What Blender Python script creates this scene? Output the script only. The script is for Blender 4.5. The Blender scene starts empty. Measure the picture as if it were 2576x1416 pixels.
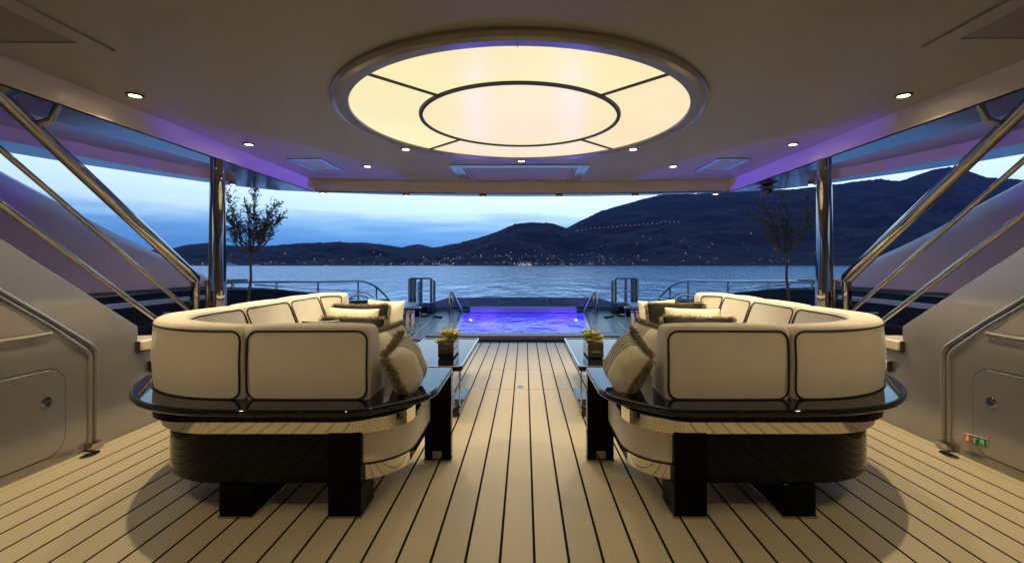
import bpy, bmesh, math, random
from mathutils import Vector, Matrix, noise
from mathutils.geometry import tessellate_polygon
R = math.radians
random.seed(7)
scn = bpy.context.scene
COL = scn.collection

# ------------------------------------------------------------------ camera
CX, CZ, F, U0, V0 = 0.035, 1.25, 1160.0, 1320.0, 665.0
cam = bpy.data.cameras.new("camera"); camo = bpy.data.objects.new("camera", cam); COL.objects.link(camo)
camo.location = (CX, 0, CZ); camo.rotation_euler = (R(90), 0, 0)
cam.sensor_width = 36; cam.lens = F/2576*36; cam.shift_x = -32/2576; cam.shift_y = -43/2576
cam.clip_start = 0.05; cam.clip_end = 20000
scn.camera = camo
scn.view_settings.view_transform = 'Standard'; scn.view_settings.look = 'None'
scn.view_settings.exposure = 0; scn.view_settings.gamma = 1
scn.cycles.max_bounces = 8; scn.cycles.transparent_max_bounces = 12

def at(u, v, Y):                       # measured picture point at a known distance -> world point
    return Vector((CX+(u-U0)*Y/F, Y, CZ-(v-V0)*Y/F))
def onx(u, v, X):                      # same, on a wall plane x = X
    Y = (X-CX)*F/(u-U0); return (Y, CZ-(v-V0)*Y/F)
def lerp(a, b, t): return a+(b-a)*t
def interp(tab, x):
    if x <= tab[0][0]: return tab[0][1]
    for (a, fa), (b, fb) in zip(tab, tab[1:]):
        if x <= b: return fa+(fb-fa)*(x-a)/(b-a)
    return tab[-1][1]

# ------------------------------------------------------------------ world: dusk sky with a band of streaky cloud
w = bpy.data.worlds.new("World"); scn.world = w; w.use_nodes = True
nt = w.node_tree; nt.nodes.clear(); N = nt.nodes; L = nt.links
def wn(t, **k):
    n = N.new(t)
    for a, b in k.items(): setattr(n, a, b)
    return n
def wm(op, a, b=None, c=None):
    n = N.new('ShaderNodeMath'); n.operation = op
    for i, s in enumerate((a, b, c)):
        if s is None: continue
        if isinstance(s, (int, float)): n.inputs[i].default_value = s
        else: L.new(s, n.inputs[i])
    return n.outputs[0]
tc = wn('ShaderNodeTexCoord'); sep = wn('ShaderNodeSeparateXYZ'); L.new(tc.outputs['Generated'], sep.inputs[0])
el = wm('ARCSINE', sep.outputs[2]); eld = wm('MULTIPLY', el, 180/math.pi)
ramp = wn('ShaderNodeValToRGB')
st = [(-1, (.050, .18, .47)), (0.8, (.055, .20, .50)), (2.4, (.085, .28, .62)), (3.9, (.14, .38, .72)), (5.0, (.29, .56, .86)),
      (6.2, (.56, .80, .97)), (9, (.66, .89, 1.04)), (13, (.46, .74, 1.02)), (18, (.40, .68, 1.0)), (30, (.27, .52, .90)), (60, (.13, .28, .60))]
cr = ramp.color_ramp
mr = lambda d: (d+1)/61.0
while len(cr.elements) < len(st): cr.elements.new(.5)
for e, (d, c) in zip(cr.elements, st): e.position = mr(d); e.color = (*c, 1)
# cloud noise: stretched along the horizon
az = wm('ARCTAN2', sep.outputs[0], sep.outputs[1])
cmb = wn('ShaderNodeCombineXYZ'); L.new(wm('MULTIPLY', az, 2.2), cmb.inputs[0]); L.new(wm('MULTIPLY', el, 26), cmb.inputs[1])
nz = wn('ShaderNodeTexNoise'); nz.inputs['Scale'].default_value = 2.1; nz.inputs['Detail'].default_value = 5; nz.inputs['Roughness'].default_value = .5
nz.inputs['Distortion'].default_value = .6
L.new(cmb.outputs[0], nz.inputs['Vector'])
cn = wm('SUBTRACT', nz.outputs['Fac'], .5)
# clouds push the elevation the gradient is read at, strongest in the band 2-7 degrees
band = wm('MULTIPLY', wm('SMOOTH_MIN', 1.0, wm('MAXIMUM', wm('SUBTRACT', eld, .8), 0), .3), wm('MAXIMUM', wm('SUBTRACT', 1.0, wm('DIVIDE', wm('MAXIMUM', wm('SUBTRACT', eld, 5.5), 0), 6.0)), 0))
eshift = wm('ADD', eld, wm('MULTIPLY', wm('MULTIPLY', cn, band), 3.4))
L.new(wm('DIVIDE', wm('ADD', eshift, 1.0), 61.0), ramp.inputs[0])
# dimmer away from the afterglow
cosaz = wm('COSINE', wm('SUBTRACT', az, R(6)))
dim = wm('ADD', 1.0, wm('MULTIPLY', .55, wm('POWER', wm('MAXIMUM', cosaz, 0), 2.0)))
sky = wn('ShaderNodeTexSky'); sky.sky_type = 'NISHITA'; sky.sun_disc = False; sky.sun_elevation = R(1.0); sky.sun_rotation = R(6)
bg = wn('ShaderNodeBackground'); bg2 = wn('ShaderNodeBackground'); add = wn('ShaderNodeAddShader'); out = wn('ShaderNodeOutputWorld')
L.new(ramp.outputs[0], bg.inputs[0]); L.new(dim, bg.inputs[1])
L.new(sky.outputs[0], bg2.inputs[0]); bg2.inputs[1].default_value = .004
L.new(bg.outputs[0], add.inputs[0]); L.new(bg2.outputs[0], add.inputs[1]); L.new(add.outputs[0], out.inputs[0])

WARM = (1.0, .80, .47)
LAMP_W = 94.0

# ------------------------------------------------------------------ materials
M = {}
def mat(name, col, rough=.5, metal=0, coat=0, spec=.5, noise_amt=0, noise_scale=8, bump=0, bump_scale=60, emit=None, estr=1, rvar=0, aniso=None, sheen=0):
    m = bpy.data.materials.new(name); m.use_nodes = True; t = m.node_tree; b = t.nodes['Principled BSDF']
    b.inputs['Base Color'].default_value = (*col, 1); b.inputs['Roughness'].default_value = rough; b.inputs['Metallic'].default_value = metal
    b.inputs['Coat Weight'].default_value = coat; b.inputs['Coat Roughness'].default_value = .04; b.inputs['Specular IOR Level'].default_value = spec
    if sheen: b.inputs['Sheen Weight'].default_value = sheen
    if emit: b.inputs['Emission Color'].default_value = (*emit, 1); b.inputs['Emission Strength'].default_value = estr
    if noise_amt or bump or rvar:
        co = t.nodes.new('ShaderNodeTexCoord'); vec = co.outputs['Object']
        if aniso:
            mp = t.nodes.new('ShaderNodeMapping'); mp.inputs['Scale'].default_value = aniso; t.links.new(vec, mp.inputs[0]); vec = mp.outputs[0]
        if noise_amt or rvar:
            n = t.nodes.new('ShaderNodeTexNoise'); n.inputs['Scale'].default_value = noise_scale; n.inputs['Detail'].default_value = 6; t.links.new(vec, n.inputs['Vector'])
            if noise_amt:
                mx = t.nodes.new('ShaderNodeMix'); mx.data_type = 'RGBA'
                mx.inputs[6].default_value = (*[c*(1-noise_amt) for c in col], 1); mx.inputs[7].default_value = (*[min(1, c*(1+noise_amt)) for c in col], 1)
                t.links.new(n.outputs['Fac'], mx.inputs[0]); t.links.new(mx.outputs[2], b.inputs['Base Color'])
            if rvar:
                r_ = t.nodes.new('ShaderNodeMapRange'); r_.inputs[3].default_value = max(0, rough-rvar); r_.inputs[4].default_value = rough+rvar
                t.links.new(n.outputs['Fac'], r_.inputs[0]); t.links.new(r_.outputs[0], b.inputs['Roughness'])
        if bump:
            n2 = t.nodes.new('ShaderNodeTexNoise'); n2.inputs['Scale'].default_value = bump_scale; n2.inputs['Detail'].default_value = 3; t.links.new(vec, n2.inputs['Vector'])
            bp = t.nodes.new('ShaderNodeBump'); bp.inputs['Strength'].default_value = bump; bp.inputs['Distance'].default_value = .01
            t.links.new(n2.outputs['Fac'], bp.inputs['Height']); t.links.new(bp.outputs[0], b.inputs['Normal'])
    M[name] = m; return m
mat('ceiling', (.29, .265, .235), .42, spec=.4, noise_amt=.03, noise_scale=1.5, bump=.02, bump_scale=2, rvar=.06)
mat('fascia', (.70, .63, .61), .35, spec=.5, noise_amt=.03)
mat('soffit', (.16, .18, .22), .16, metal=.75, spec=.6, noise_amt=.12, noise_scale=5, rvar=.05, bump=.02, bump_scale=4)
mat('recess', (.34, .30, .29), .3, metal=.25, noise_amt=.05)
mat('silver', (.35, .335, .345), .19, metal=.5, spec=.5, coat=.3)
mat('silver_trim', (.42, .40, .38), .3, metal=.6, noise_amt=.03, rvar=.04)
mat('lilac', (.38, .26, .30), .36, spec=.25, coat=.05, noise_amt=.03, noise_scale=2, bump=.02, bump_scale=2)
mat('chrome', (.46, .43, .39), .035, metal=1, rvar=.03, noise_scale=5)
mat('dark_chrome', (.33, .30, .30), .08, metal=1, rvar=.03, noise_scale=5)
mat('chrome_band', (.74, .70, .62), .05, metal=1, bump=.015, bump_scale=3)
mat('lacquer', (.0025, .004, .005), .035, spec=.13, rvar=.02, noise_scale=4)
mat('lacquer_top', (.003, .005, .009), .035, spec=.55)
mat('lacquer_leg', (.002, .003, .004), .05, spec=.06)
mat('black', (.012, .012, .014), .5)
mat('black_gloss', (.006, .007, .010), .18, coat=.6, noise_amt=.2, rvar=.05)
mat('hull_black', (.006, .006, .008), .28, spec=.15, noise_amt=.2)
mat('piping', (.012, .010, .009), .75)
mat('fringe', (.34, .29, .22), .9, noise_amt=.75, noise_scale=70)
mat('pool_tile', (.20, .30, .55), .3, noise_amt=.2, noise_scale=14)
mat('coping', (.075, .08, .09), .30, noise_amt=.15, noise_scale=6, rvar=.1)
mat('coping_front', (.13, .105, .095), .38, noise_amt=.1)
mat('wood', (.075, .052, .036), .6, noise_amt=.5, noise_scale=14, aniso=(1, 6, 10), bump=.3)
mat('succulent_gold', (.42, .34, .09), .55, noise_amt=.5, noise_scale=40)
mat('succulent_green', (.30, .36, .12), .5, noise_amt=.5, noise_scale=40)
mat('succulent_brown', (.27, .18, .07), .6, noise_amt=.5, noise_scale=40)
mat('bark', (.10, .075, .055), .9, noise_amt=.4, noise_scale=30, bump=.5)
mat('leaf', (.045, .06, .035), .55, noise_amt=.5, noise_scale=12)
mat('pot', (.02, .02, .024), .25, coat=.5, noise_amt=.1)
mat('tread', (.62, .54, .40), .5, noise_amt=.08, noise_scale=20)
mat('rubber', (.02, .02, .02), .7)
mat('sign_red', (.62, .045, .03), .35, noise_amt=.04)
mat('sign_green', (.02, .22, .10), .35, noise_amt=.04)
mat('sign_white', (.75, .75, .70), .35, noise_amt=.04)
mat('lens', (.9, .85, .7), .4, emit=(1, .84, .62), estr=7)
mat('lens_small', (.9, .85, .7), .4, emit=(1, .80, .58), estr=4)
mat('under_lens', (.6, .6, 1), .3, emit=(.55, .45, 1), estr=2.6)
mat('town_light', (1, .7, .4), .4, emit=(1, .55, .22), estr=1.3)
mat('town_light_white', (1, .9, .7), .4, emit=(1, .74, .46), estr=1.5)
mat('house_wall', (.13, .12, .125), .8, noise_amt=.1, noise_scale=.3)
mat('house_roof', (.14, .07, .05), .8, noise_amt=.2, noise_scale=.3)
mat('boat_white', (.45, .46, .5), .3, noise_amt=.05)
mat('boat_glass', (.02, .03, .05), .1)
mat('purple_bench', (.20, .19, .25), .35, noise_amt=.05)
mat('grate', (.05, .05, .055), .4, metal=.6, noise_amt=.3, noise_scale=60)

def disc_mat(name, col, st_):
    m = mat(name, (.12, .11, .09), .25, spec=.25, emit=col, estr=st_, coat=0)
    t = m.node_tree; b = t.nodes['Principled BSDF']
    co = t.nodes.new('ShaderNodeTexCoord'); n = t.nodes.new('ShaderNodeTexNoise'); n.inputs['Scale'].default_value = .9; n.inputs['Detail'].default_value = 1
    t.links.new(co.outputs['Object'], n.inputs['Vector']); r_ = t.nodes.new('ShaderNodeMapRange')
    r_.inputs[3].default_value = st_*.88; r_.inputs[4].default_value = st_*1.10
    t.links.new(n.outputs['Fac'], r_.inputs[0]); t.links.new(r_.outputs[0], b.inputs['Emission Strength'])
disc_mat('glow_yellow', (1.0, .88, .50), .95)
disc_mat('glow_cream', (1.0, .83, .50), .96)
disc_mat('glow_peach', (1.0, .81, .51), .96)

def fabric(name, col):
    m = mat(name, col, .9, sheen=.15, spec=.2); t = m.node_tree; b = t.nodes['Principled BSDF']
    co = t.nodes.new('ShaderNodeTexCoord')
    h = []
    for sc in ((900, 25, 60), (25, 900, 60)):
        mp = t.nodes.new('ShaderNodeMapping'); mp.inputs['Scale'].default_value = sc; t.links.new(co.outputs['Object'], mp.inputs[0])
        n = t.nodes.new('ShaderNodeTexNoise'); n.inputs['Scale'].default_value = .35; n.inputs['Detail'].default_value = 2; t.links.new(mp.outputs[0], n.inputs['Vector']); h.append(n.outputs['Fac'])
    n = t.nodes.new('ShaderNodeTexNoise'); n.inputs['Scale'].default_value = 5; n.inputs['Detail'].default_value = 5; t.links.new(co.outputs['Object'], n.inputs['Vector'])
    a = t.nodes.new('ShaderNodeMath'); a.operation = 'ADD'; t.links.new(h[0], a.inputs[0]); t.links.new(h[1], a.inputs[1])
    a2 = t.nodes.new('ShaderNodeMath'); a2.operation = 'MULTIPLY_ADD'; t.links.new(n.outputs['Fac'], a2.inputs[0]); a2.inputs[1].default_value = 3.0; t.links.new(a.outputs[0], a2.inputs[2])
    bp = t.nodes.new('ShaderNodeBump'); bp.inputs['Strength'].default_value = .28; bp.inputs['Distance'].default_value = .006
    t.links.new(a2.outputs[0], bp.inputs['Height']); t.links.new(bp.outputs[0], b.inputs['Normal'])
    mx = t.nodes.new('ShaderNodeMix'); mx.data_type = 'RGBA'; mx.inputs[6].default_value = (*[c*.90 for c in col], 1); mx.inputs[7].default_value = (*[c*1.06 for c in col], 1)
    t.links.new(n.outputs['Fac'], mx.inputs[0]); t.links.new(mx.outputs[2], b.inputs['Base Color'])
    return m
fabric('canvas', (.77, .70, .60)); fabric('cream', (.80, .74, .60)); fabric('dark_cloth', (.018, .015, .013))

def banded(name, lo, hi, period, duty, axis=2, cut=None, line=(.03, .022, .015), flip=1):
    """cream cloth with woven stripes between lo and hi of a local axis; black below cut"""
    m = fabric(name, (.84, .78, .62)); t = m.node_tree; b = t.nodes['Principled BSDF']
    src = b.inputs['Base Color'].links[0].from_socket
    co = t.nodes.new('ShaderNodeTexCoord'); s = t.nodes.new('ShaderNodeSeparateXYZ'); t.links.new(co.outputs['Object'], s.inputs[0])
    def mm(op, a, b_=None):
        n = t.nodes.new('ShaderNodeMath'); n.operation = op
        for i, q in enumerate((a, b_)):
            if q is None: continue
            if isinstance(q, (int, float)): n.inputs[i].default_value = q
            else: t.links.new(q, n.inputs[i])
        return n.outputs[0]
    x = mm('MULTIPLY', s.outputs[axis], float(flip))
    f = mm('FRACT', mm('DIVIDE', x, period)); st_ = mm('LESS_THAN', f, duty)
    fac = mm('MULTIPLY', st_, mm('MULTIPLY', mm('GREATER_THAN', x, lo), mm('LESS_THAN', x, hi)))
    if cut is not None: fac = mm('MAXIMUM', fac, mm('LESS_THAN', x, cut))
    mx = t.nodes.new('ShaderNodeMix'); mx.data_type = 'RGBA'; t.links.new(fac, mx.inputs[0]); t.links.new(src, mx.inputs[6]); mx.inputs[7].default_value = (*line, 1)
    t.links.new(mx.outputs[2], b.inputs['Base Color'])
banded('striped_foot', -.14, -.015, .0165, .30, cut=-.14, line=(.05, .04, .028))
banded('striped_port', -.02, 1.0, .018, .5, axis=0, line=(.05, .035, .02)); banded('striped_starboard', -.02, 1.0, .018, .5, axis=0, line=(.05, .035, .02), flip=-1)

def deck_material():
    m = bpy.data.materials.new('deck_planks'); m.use_nodes = True; t = m.node_tree; b = t.nodes['Principled BSDF']
    def mm(op, a, b_=None, c=None):
        n = t.nodes.new('ShaderNodeMath'); n.operation = op
        for i, q in enumerate((a, b_, c)):
            if q is None: continue
            if isinstance(q, (int, float)): n.inputs[i].default_value = q
            else: t.links.new(q, n.inputs[i])
        return n.outputs[0]
    co = t.nodes.new('ShaderNodeTexCoord'); s = t.nodes.new('ShaderNodeSeparateXYZ'); t.links.new(co.outputs['Object'], s.inputs[0])
    k = mm('DIVIDE', mm('SUBTRACT', s.outputs[0], .076), .1456)
    d = mm('MULTIPLY', mm('ABSOLUTE', mm('SUBTRACT', mm('FRACT', mm('ADD', k, .5)), .5)), .1456)
    seam = mm('LESS_THAN', d, .0062)
    ax = mm('ABSOLUTE', s.outputs[0])
    margin = mm('MULTIPLY', mm('GREATER_THAN', ax, 2.80), mm('LESS_THAN', ax, 2.92))
    seam = mm('MULTIPLY', seam, mm('SUBTRACT', 1.0, margin))
    thin = mm('LESS_THAN', mm('ABSOLUTE', mm('SUBTRACT', ax, 2.845)), .0015)
    # hatch outline in the centre of the deck
    seam = mm('MAXIMUM', seam, thin)
    mp = t.nodes.new('ShaderNodeMapping'); mp.inputs['Scale'].default_value = (60, 1.5, 1); t.links.new(co.outputs['Object'], mp.inputs[0])
    n = t.nodes.new('ShaderNodeTexNoise'); n.inputs['Scale'].default_value = 1.0; n.inputs['Detail'].default_value = 8; t.links.new(mp.outputs[0], n.inputs['Vector'])
    n2 = t.nodes.new('ShaderNodeTexNoise'); n2.inputs['Scale'].default_value = 1.3; n2.inputs['Detail'].default_value = 4; t.links.new(co.outputs['Object'], n2.inputs['Vector'])
    wn_ = t.nodes.new('ShaderNodeTexWhiteNoise'); wn_.noise_dimensions = '1D'; t.links.new(mm('FLOOR', k), wn_.inputs['W'])
    fac = mm('ADD', mm('MULTIPLY', n.outputs['Fac'], .5), mm('ADD', mm('MULTIPLY', n2.outputs['Fac'], .35), mm('MULTIPLY', wn_.outputs['Value'], .15)))
    mx = t.nodes.new('ShaderNodeMix'); mx.data_type = 'RGBA'; t.links.new(fac, mx.inputs[0])
    mx.inputs[6].default_value = (.41, .345, .235, 1); mx.inputs[7].default_value = (.49, .42, .30, 1)
    m2 = t.nodes.new('ShaderNodeMix'); m2.data_type = 'RGBA'; t.links.new(seam, m2.inputs[0]); t.links.new(mx.outputs[2], m2.inputs[6]); m2.inputs[7].default_value = (.015, .013, .012, 1)
    t.links.new(m2.outputs[2], b.inputs['Base Color'])
    rr = t.nodes.new('ShaderNodeMapRange'); rr.inputs[3].default_value = .40; rr.inputs[4].default_value = .56; t.links.new(n2.outputs['Fac'], rr.inputs[0]); t.links.new(rr.outputs[0], b.inputs['Roughness'])
    t.links.new(mm('MULTIPLY', mm('SUBTRACT', 1.0, seam), .4), b.inputs['Specular IOR Level'])
    bp = t.nodes.new('ShaderNodeBump'); bp.inputs['Strength'].default_value = .15; bp.inputs['Distance'].default_value = .003
    t.links.new(mm('SUBTRACT', mm('MULTIPLY', n.outputs['Fac'], .3), seam), bp.inputs['Height']); t.links.new(bp.outputs[0], b.inputs['Normal'])
    M['deck'] = m
deck_material()

def water_material(name, base, rough, scales, strength, dist, transparent=None):
    m = bpy.data.materials.new(name); m.use_nodes = True; t = m.node_tree; b = t.nodes['Principled BSDF']
    b.inputs['Base Color'].default_value = (*base, 1); b.inputs['Roughness'].default_value = rough; b.inputs['IOR'].default_value = 1.33
    co = t.nodes.new('ShaderNodeTexCoord'); prev = None
    for i, (sc, amp, ys) in enumerate(scales):
        mp = t.nodes.new('ShaderNodeMapping'); mp.inputs['Scale'].default_value = (sc, sc*ys, sc); mp.inputs['Rotation'].default_value = (0, 0, .3*i); t.links.new(co.outputs['Object'], mp.inputs[0])
        n = t.nodes.new('ShaderNodeTexNoise'); n.inputs['Scale'].default_value = 1; n.inputs['Detail'].default_value = 4; n.inputs['Distortion'].default_value = .5; t.links.new(mp.outputs[0], n.inputs['Vector'])
        a = t.nodes.new('ShaderNodeMath'); a.operation = 'MULTIPLY_ADD'; a.inputs[1].default_value = amp; t.links.new(n.outputs['Fac'], a.inputs[0])
        if prev: t.links.new(prev, a.inputs[2])
        else: a.inputs[2].default_value = 0
        prev = a.outputs[0]
    bp = t.nodes.new('ShaderNodeBump'); bp.inputs['Strength'].default_value = strength; bp.inputs['Distance'].default_value = dist
    t.links.new(prev, bp.inputs['Height']); t.links.new(bp.outputs[0], b.inputs['Normal'])
    if transparent:
        gl = t.nodes.new('ShaderNodeBsdfGlossy'); gl.inputs['Roughness'].default_value = rough; t.links.new(bp.outputs[0], gl.inputs['Normal'])
        tr = t.nodes.new('ShaderNodeBsdfTransparent'); tr.inputs[0].default_value = (*transparent, 1)
        fr = t.nodes.new('ShaderNodeFresnel'); fr.inputs['IOR'].default_value = 1.33; t.links.new(bp.outputs[0], fr.inputs['Normal'])
        mx = t.nodes.new('ShaderNodeMixShader'); t.links.new(fr.outputs[0], mx.inputs[0]); t.links.new(tr.outputs[0], mx.inputs[1]); t.links.new(gl.outputs[0], mx.inputs[2])
        t.links.new(mx.outputs[0], t.nodes['Material Output'].inputs['Surface'])
    M[name] = m
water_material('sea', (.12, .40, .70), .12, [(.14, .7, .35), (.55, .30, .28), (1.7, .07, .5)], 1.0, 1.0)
water_material('pool_water', (.1, .1, .3), .02, [(2.0, .055, .5), (5.5, .020, .5)], 1.0, 1.0, transparent=(.80, .84, 1))

def glass(name, tint, refl):
    m = bpy.data.materials.new(name); m.use_nodes = True; t = m.node_tree
    gl = t.nodes.new('ShaderNodeBsdfGlossy'); gl.inputs['Roughness'].default_value = .03
    tr = t.nodes.new('ShaderNodeBsdfTransparent'); tr.inputs[0].default_value = (*tint, 1)
    df = t.nodes.new('ShaderNodeBsdfDiffuse'); df.inputs[0].default_value = (.35, .35, .45, 1)
    mx = t.nodes.new('ShaderNodeMixShader'); mx.inputs[0].default_value = refl; mx2 = t.nodes.new('ShaderNodeMixShader'); mx2.inputs[0].default_value = .22
    t.links.new(tr.outputs[0], mx.inputs[1]); t.links.new(gl.outputs[0], mx.inputs[2]); t.links.new(mx.outputs[0], mx2.inputs[1]); t.links.new(df.outputs[0], mx2.inputs[2])
    t.links.new(mx2.outputs[0], t.nodes['Material Output'].inputs['Surface']); M[name] = m
glass('tinted_glass', (.30, .28, .38), .08); glass('clear_glass', (.55, .65, .75), .10)

def hill_material():
    m = mat('hill', (.035, .042, .045), .95, spec=.1); t = m.node_tree; b = t.nodes['Principled BSDF']
    co = t.nodes.new('ShaderNodeTexCoord'); n = t.nodes.new('ShaderNodeTexNoise'); n.inputs['Scale'].default_value = .012; n.inputs['Detail'].default_value = 10; n.inputs['Roughness'].default_value = .7
    t.links.new(co.outputs['Object'], n.inputs['Vector']); r_ = t.nodes.new('ShaderNodeValToRGB'); e = r_.color_ramp.elements
    e[0].position = .38; e[0].color = (.004, .005, .007, 1); e[1].position = .72; e[1].color = (.030, .021, .027, 1)
    t.links.new(n.outputs['Fac'], r_.inputs[0]); t.links.new(r_.outputs[0], b.inputs['Base Color'])
hill_material()

# ------------------------------------------------------------------ mesh helpers
S = 1                                    # +1 port (left) side as measured, -1 mirrors to the right
WL = {}                                  # world location of every parent, so parts can be built in world coordinates
class MB:
    def __init__(self): self.v = []; self.f = []; self.m = []
    def add(self, vs, fs, mi=0):
        o = len(self.v); self.v += [Vector(p) for p in vs]; self.f += [[i+o for i in f] for f in fs]; self.m += [mi]*len(fs); return self
    def box(self, x0, x1, y0, y1, z0, z1, mi=0):
        vs = [(x, y, z) for z in (z0, z1) for y in (y0, y1) for x in (x0, x1)]
        return self.add(vs, [(0, 2, 3, 1), (4, 5, 7, 6), (0, 1, 5, 4), (2, 6, 7, 3), (0, 4, 6, 2), (1, 3, 7, 5)], mi)
    def prism(self, poly, z0, z1, mi=0, holes=(), axis='z'):
        loops = [list(poly)]+[list(h) for h in holes]
        flat = [p for l in loops for p in l]
        tris = tessellate_polygon([[Vector((p[0], p[1], 0)) for p in l] for l in loops])
        def P(p, z): return (p[0], p[1], z) if axis == 'z' else (z, p[0], p[1])
        n = len(flat); vs = [P(p, z0) for p in flat]+[P(p, z1) for p in flat]
        if not holes:
            fs = [tuple(range(n)), tuple(range(n, 2*n))]
        else: fs = [tuple(t) for t in tris]+[tuple(i+n for i in t) for t in tris]
        o = 0
        for l in loops:
            k = len(l)
            for i in range(k):
                a, b = o+i, o+(i+1) % k; fs.append((a, b, b+n, a+n))
            o += k
        return self.add(vs, fs, mi)
    def tube(self, pts, r, seg=10, mi=0, cap=True, closed=False):
        pts = [Vector(p) for p in pts]; n = len(pts); rs = r if isinstance(r, (list, tuple)) else [r]*n
        vs = []; up = None
        for i in range(n):
            if closed: a, b = pts[i-1], pts[(i+1) % n]
            else: a, b = pts[max(i-1, 0)], pts[min(i+1, n-1)]
            d = (b-a).normalized()
            if up is None: up = Vector((0, 0, 1)) if abs(d.z) < .9 else Vector((1, 0, 0))
            x = (up-d*up.dot(d)).normalized(); y = d.cross(x); up = x
            k = 1.0
            if 0 < i < n-1 or closed:
                d1 = (pts[i]-pts[i-1]).normalized() if (pts[i]-pts[i-1]).length > 1e-9 else d
                c = max(.5, d1.dot(d)); k = 1/c if c > .5 else 1.4
                k = min(k, 1.5)
            for j in range(seg):
                t = 2*math.pi*j/seg; vs.append(pts[i]+(x*math.cos(t)+y*math.sin(t))*rs[i]*(1+(k-1)*.6))
        fs = []
        for i in range(n if closed else n-1):
            for j in range(seg):
                a = i*seg+j; b = i*seg+(j+1) % seg; c = ((i+1) % n)*seg+(j+1) % seg; d_ = ((i+1) % n)*seg+j; fs.append((a, b, c, d_))
        if cap and not closed: fs += [tuple(range(seg)), tuple(range((n-1)*seg, n*seg))]
        return self.add(vs, fs, mi)
    def lathe(self, prof, c, seg=32, mi=0, closed=False):
        vs = []; fs = []; n = len(prof)
        for j in range(seg):
            t = 2*math.pi*j/seg
            for r, z in prof: vs.append((c[0]+r*math.cos(t), c[1]+r*math.sin(t), c[2]+z))
        for j in range(seg):
            k = (j+1) % seg
            for i in range(n if closed else n-1): fs.append((j*n+i, k*n+i, k*n+(i+1) % n, j*n+(i+1) % n))
        if not closed: fs += [tuple(j*n for j in range(seg)), tuple(j*n+n-1 for j in range(seg))]
        return self.add(vs, fs, mi)
    def grid(self, rows, closed_v=False, cap=False, mi=0):
        nr = len(rows); nc = len(rows[0]); vs = [p for r in rows for p in r]; fs = []
        for i in range(nr-1):
            for j in range(nc if closed_v else nc-1):
                k = (j+1) % nc; fs.append((i*nc+j, i*nc+k, (i+1)*nc+k, (i+1)*nc+j))
        if cap: fs += [tuple(range(nc)), tuple(range((nr-1)*nc, nr*nc))]
        return self.add(vs, fs, mi)
    def build(self, name, mats, parent=None, base=None, smooth=True, bevel=0, bseg=2, sub=0, angle=35, local=False, mirror=True):
        me = bpy.data.meshes.new(name)
        s = S if mirror else 1
        off = Vector((0, 0, 0))
        if not local:
            if parent is not None: off = WL[parent.name]
            elif base is not None: off = Vector((base[0]*s, base[1], base[2]))
        vs = [Vector((p.x*s, p.y, p.z))-off for p in self.v]
        me.from_pydata(vs, [], self.f)
        ml = mats if isinstance(mats, (list, tuple)) else [mats]
        for k in ml: me.materials.append(M[k])
        me.polygons.foreach_set('material_index', self.m)
        bm = bmesh.new(); bm.from_mesh(me); bmesh.ops.remove_doubles(bm, verts=bm.verts, dist=1e-6) if len(bm.verts) < 60000 else None
        bmesh.ops.recalc_face_normals(bm, faces=bm.faces)
        if smooth:
            ca = math.cos(R(angle))
            for f in bm.faces: f.smooth = True
            for e in bm.edges:
                if len(e.link_faces) == 2 and e.link_faces[0].normal.dot(e.link_faces[1].normal) < ca and not bevel: e.smooth = False
        bm.to_mesh(me); bm.free()
        o = bpy.data.objects.new(name, me); COL.objects.link(o)
        if parent is not None: o.parent = parent
        elif not local: o.location = off
        WL[o.name] = off.copy()
        if bevel:
            md = o.modifiers.new('bevel', 'BEVEL'); md.width = bevel; md.segments = bseg; md.limit_method = 'ANGLE'; md.angle_limit = R(angle); md.harden_normals = smooth
        if sub:
            md = o.modifiers.new('sub', 'SUBSURF'); md.levels = sub; md.render_levels = sub
        return o
def tag(o, label, cat, group=None):
    o['label'] = label; o['category'] = cat
    if group: o['group'] = group
    return o
def struct(o, label=None):
    o['kind'] = 'structure'
    if label: o['label'] = label
    return o
def thing(name, label, cat, loc, group=None):
    o = bpy.data.objects.new(name, None); COL.objects.link(o); o.empty_display_size = .1
    o.location = (loc[0]*S, loc[1], loc[2]); WL[o.name] = Vector(o.location)
    return tag(o, label, cat, group)
def side(a, b): return a if S == 1 else b
def rpoly(pts, rad, n=8, closed=True):
    """round the corners of a polygon / polyline"""
    out_ = []; m = len(pts)
    for i, p in enumerate(pts):
        p = Vector(p[:2]); r = rad[i] if isinstance(rad, (list, tuple)) else rad
        if (not closed and i in (0, m-1)) or r <= 0: out_.append(p); continue
        a = Vector(pts[i-1][:2]); b = Vector(pts[(i+1) % m][:2])
        da = (a-p).normalized(); db = (b-p).normalized(); ang = math.acos(max(-1, min(1, da.dot(db))))
        tl = r/math.tan(ang/2); c = p+(da+db).normalized()*(r/math.sin(ang/2))
        s_ = p+da*tl; e_ = p+db*tl; va = s_-c; vb = e_-c; th = va.angle_signed(vb) if va.length and vb.length else 0
        for k in range(n+1):
            t = -th*k/n; cs, sn = math.cos(t), math.sin(t); out_.append(c+Vector((va.x*cs-va.y*sn, va.x*sn+va.y*cs)))
    return out_
def catmull(pts, n=8):
    pts = [Vector(p) for p in pts]; out_ = []
    for i in range(len(pts)-1):
        p0 = pts[max(i-1, 0)]; p1 = pts[i]; p2 = pts[i+1]; p3 = pts[min(i+2, len(pts)-1)]
        for k in range(n):
            t = k/n; out_.append(.5*((2*p1)+(p2-p0)*t+(2*p0-5*p1+4*p2-p3)*t*t+(3*p1-p0-3*p2+p3)*t**3))
    out_.append(pts[-1]); return out_

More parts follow.
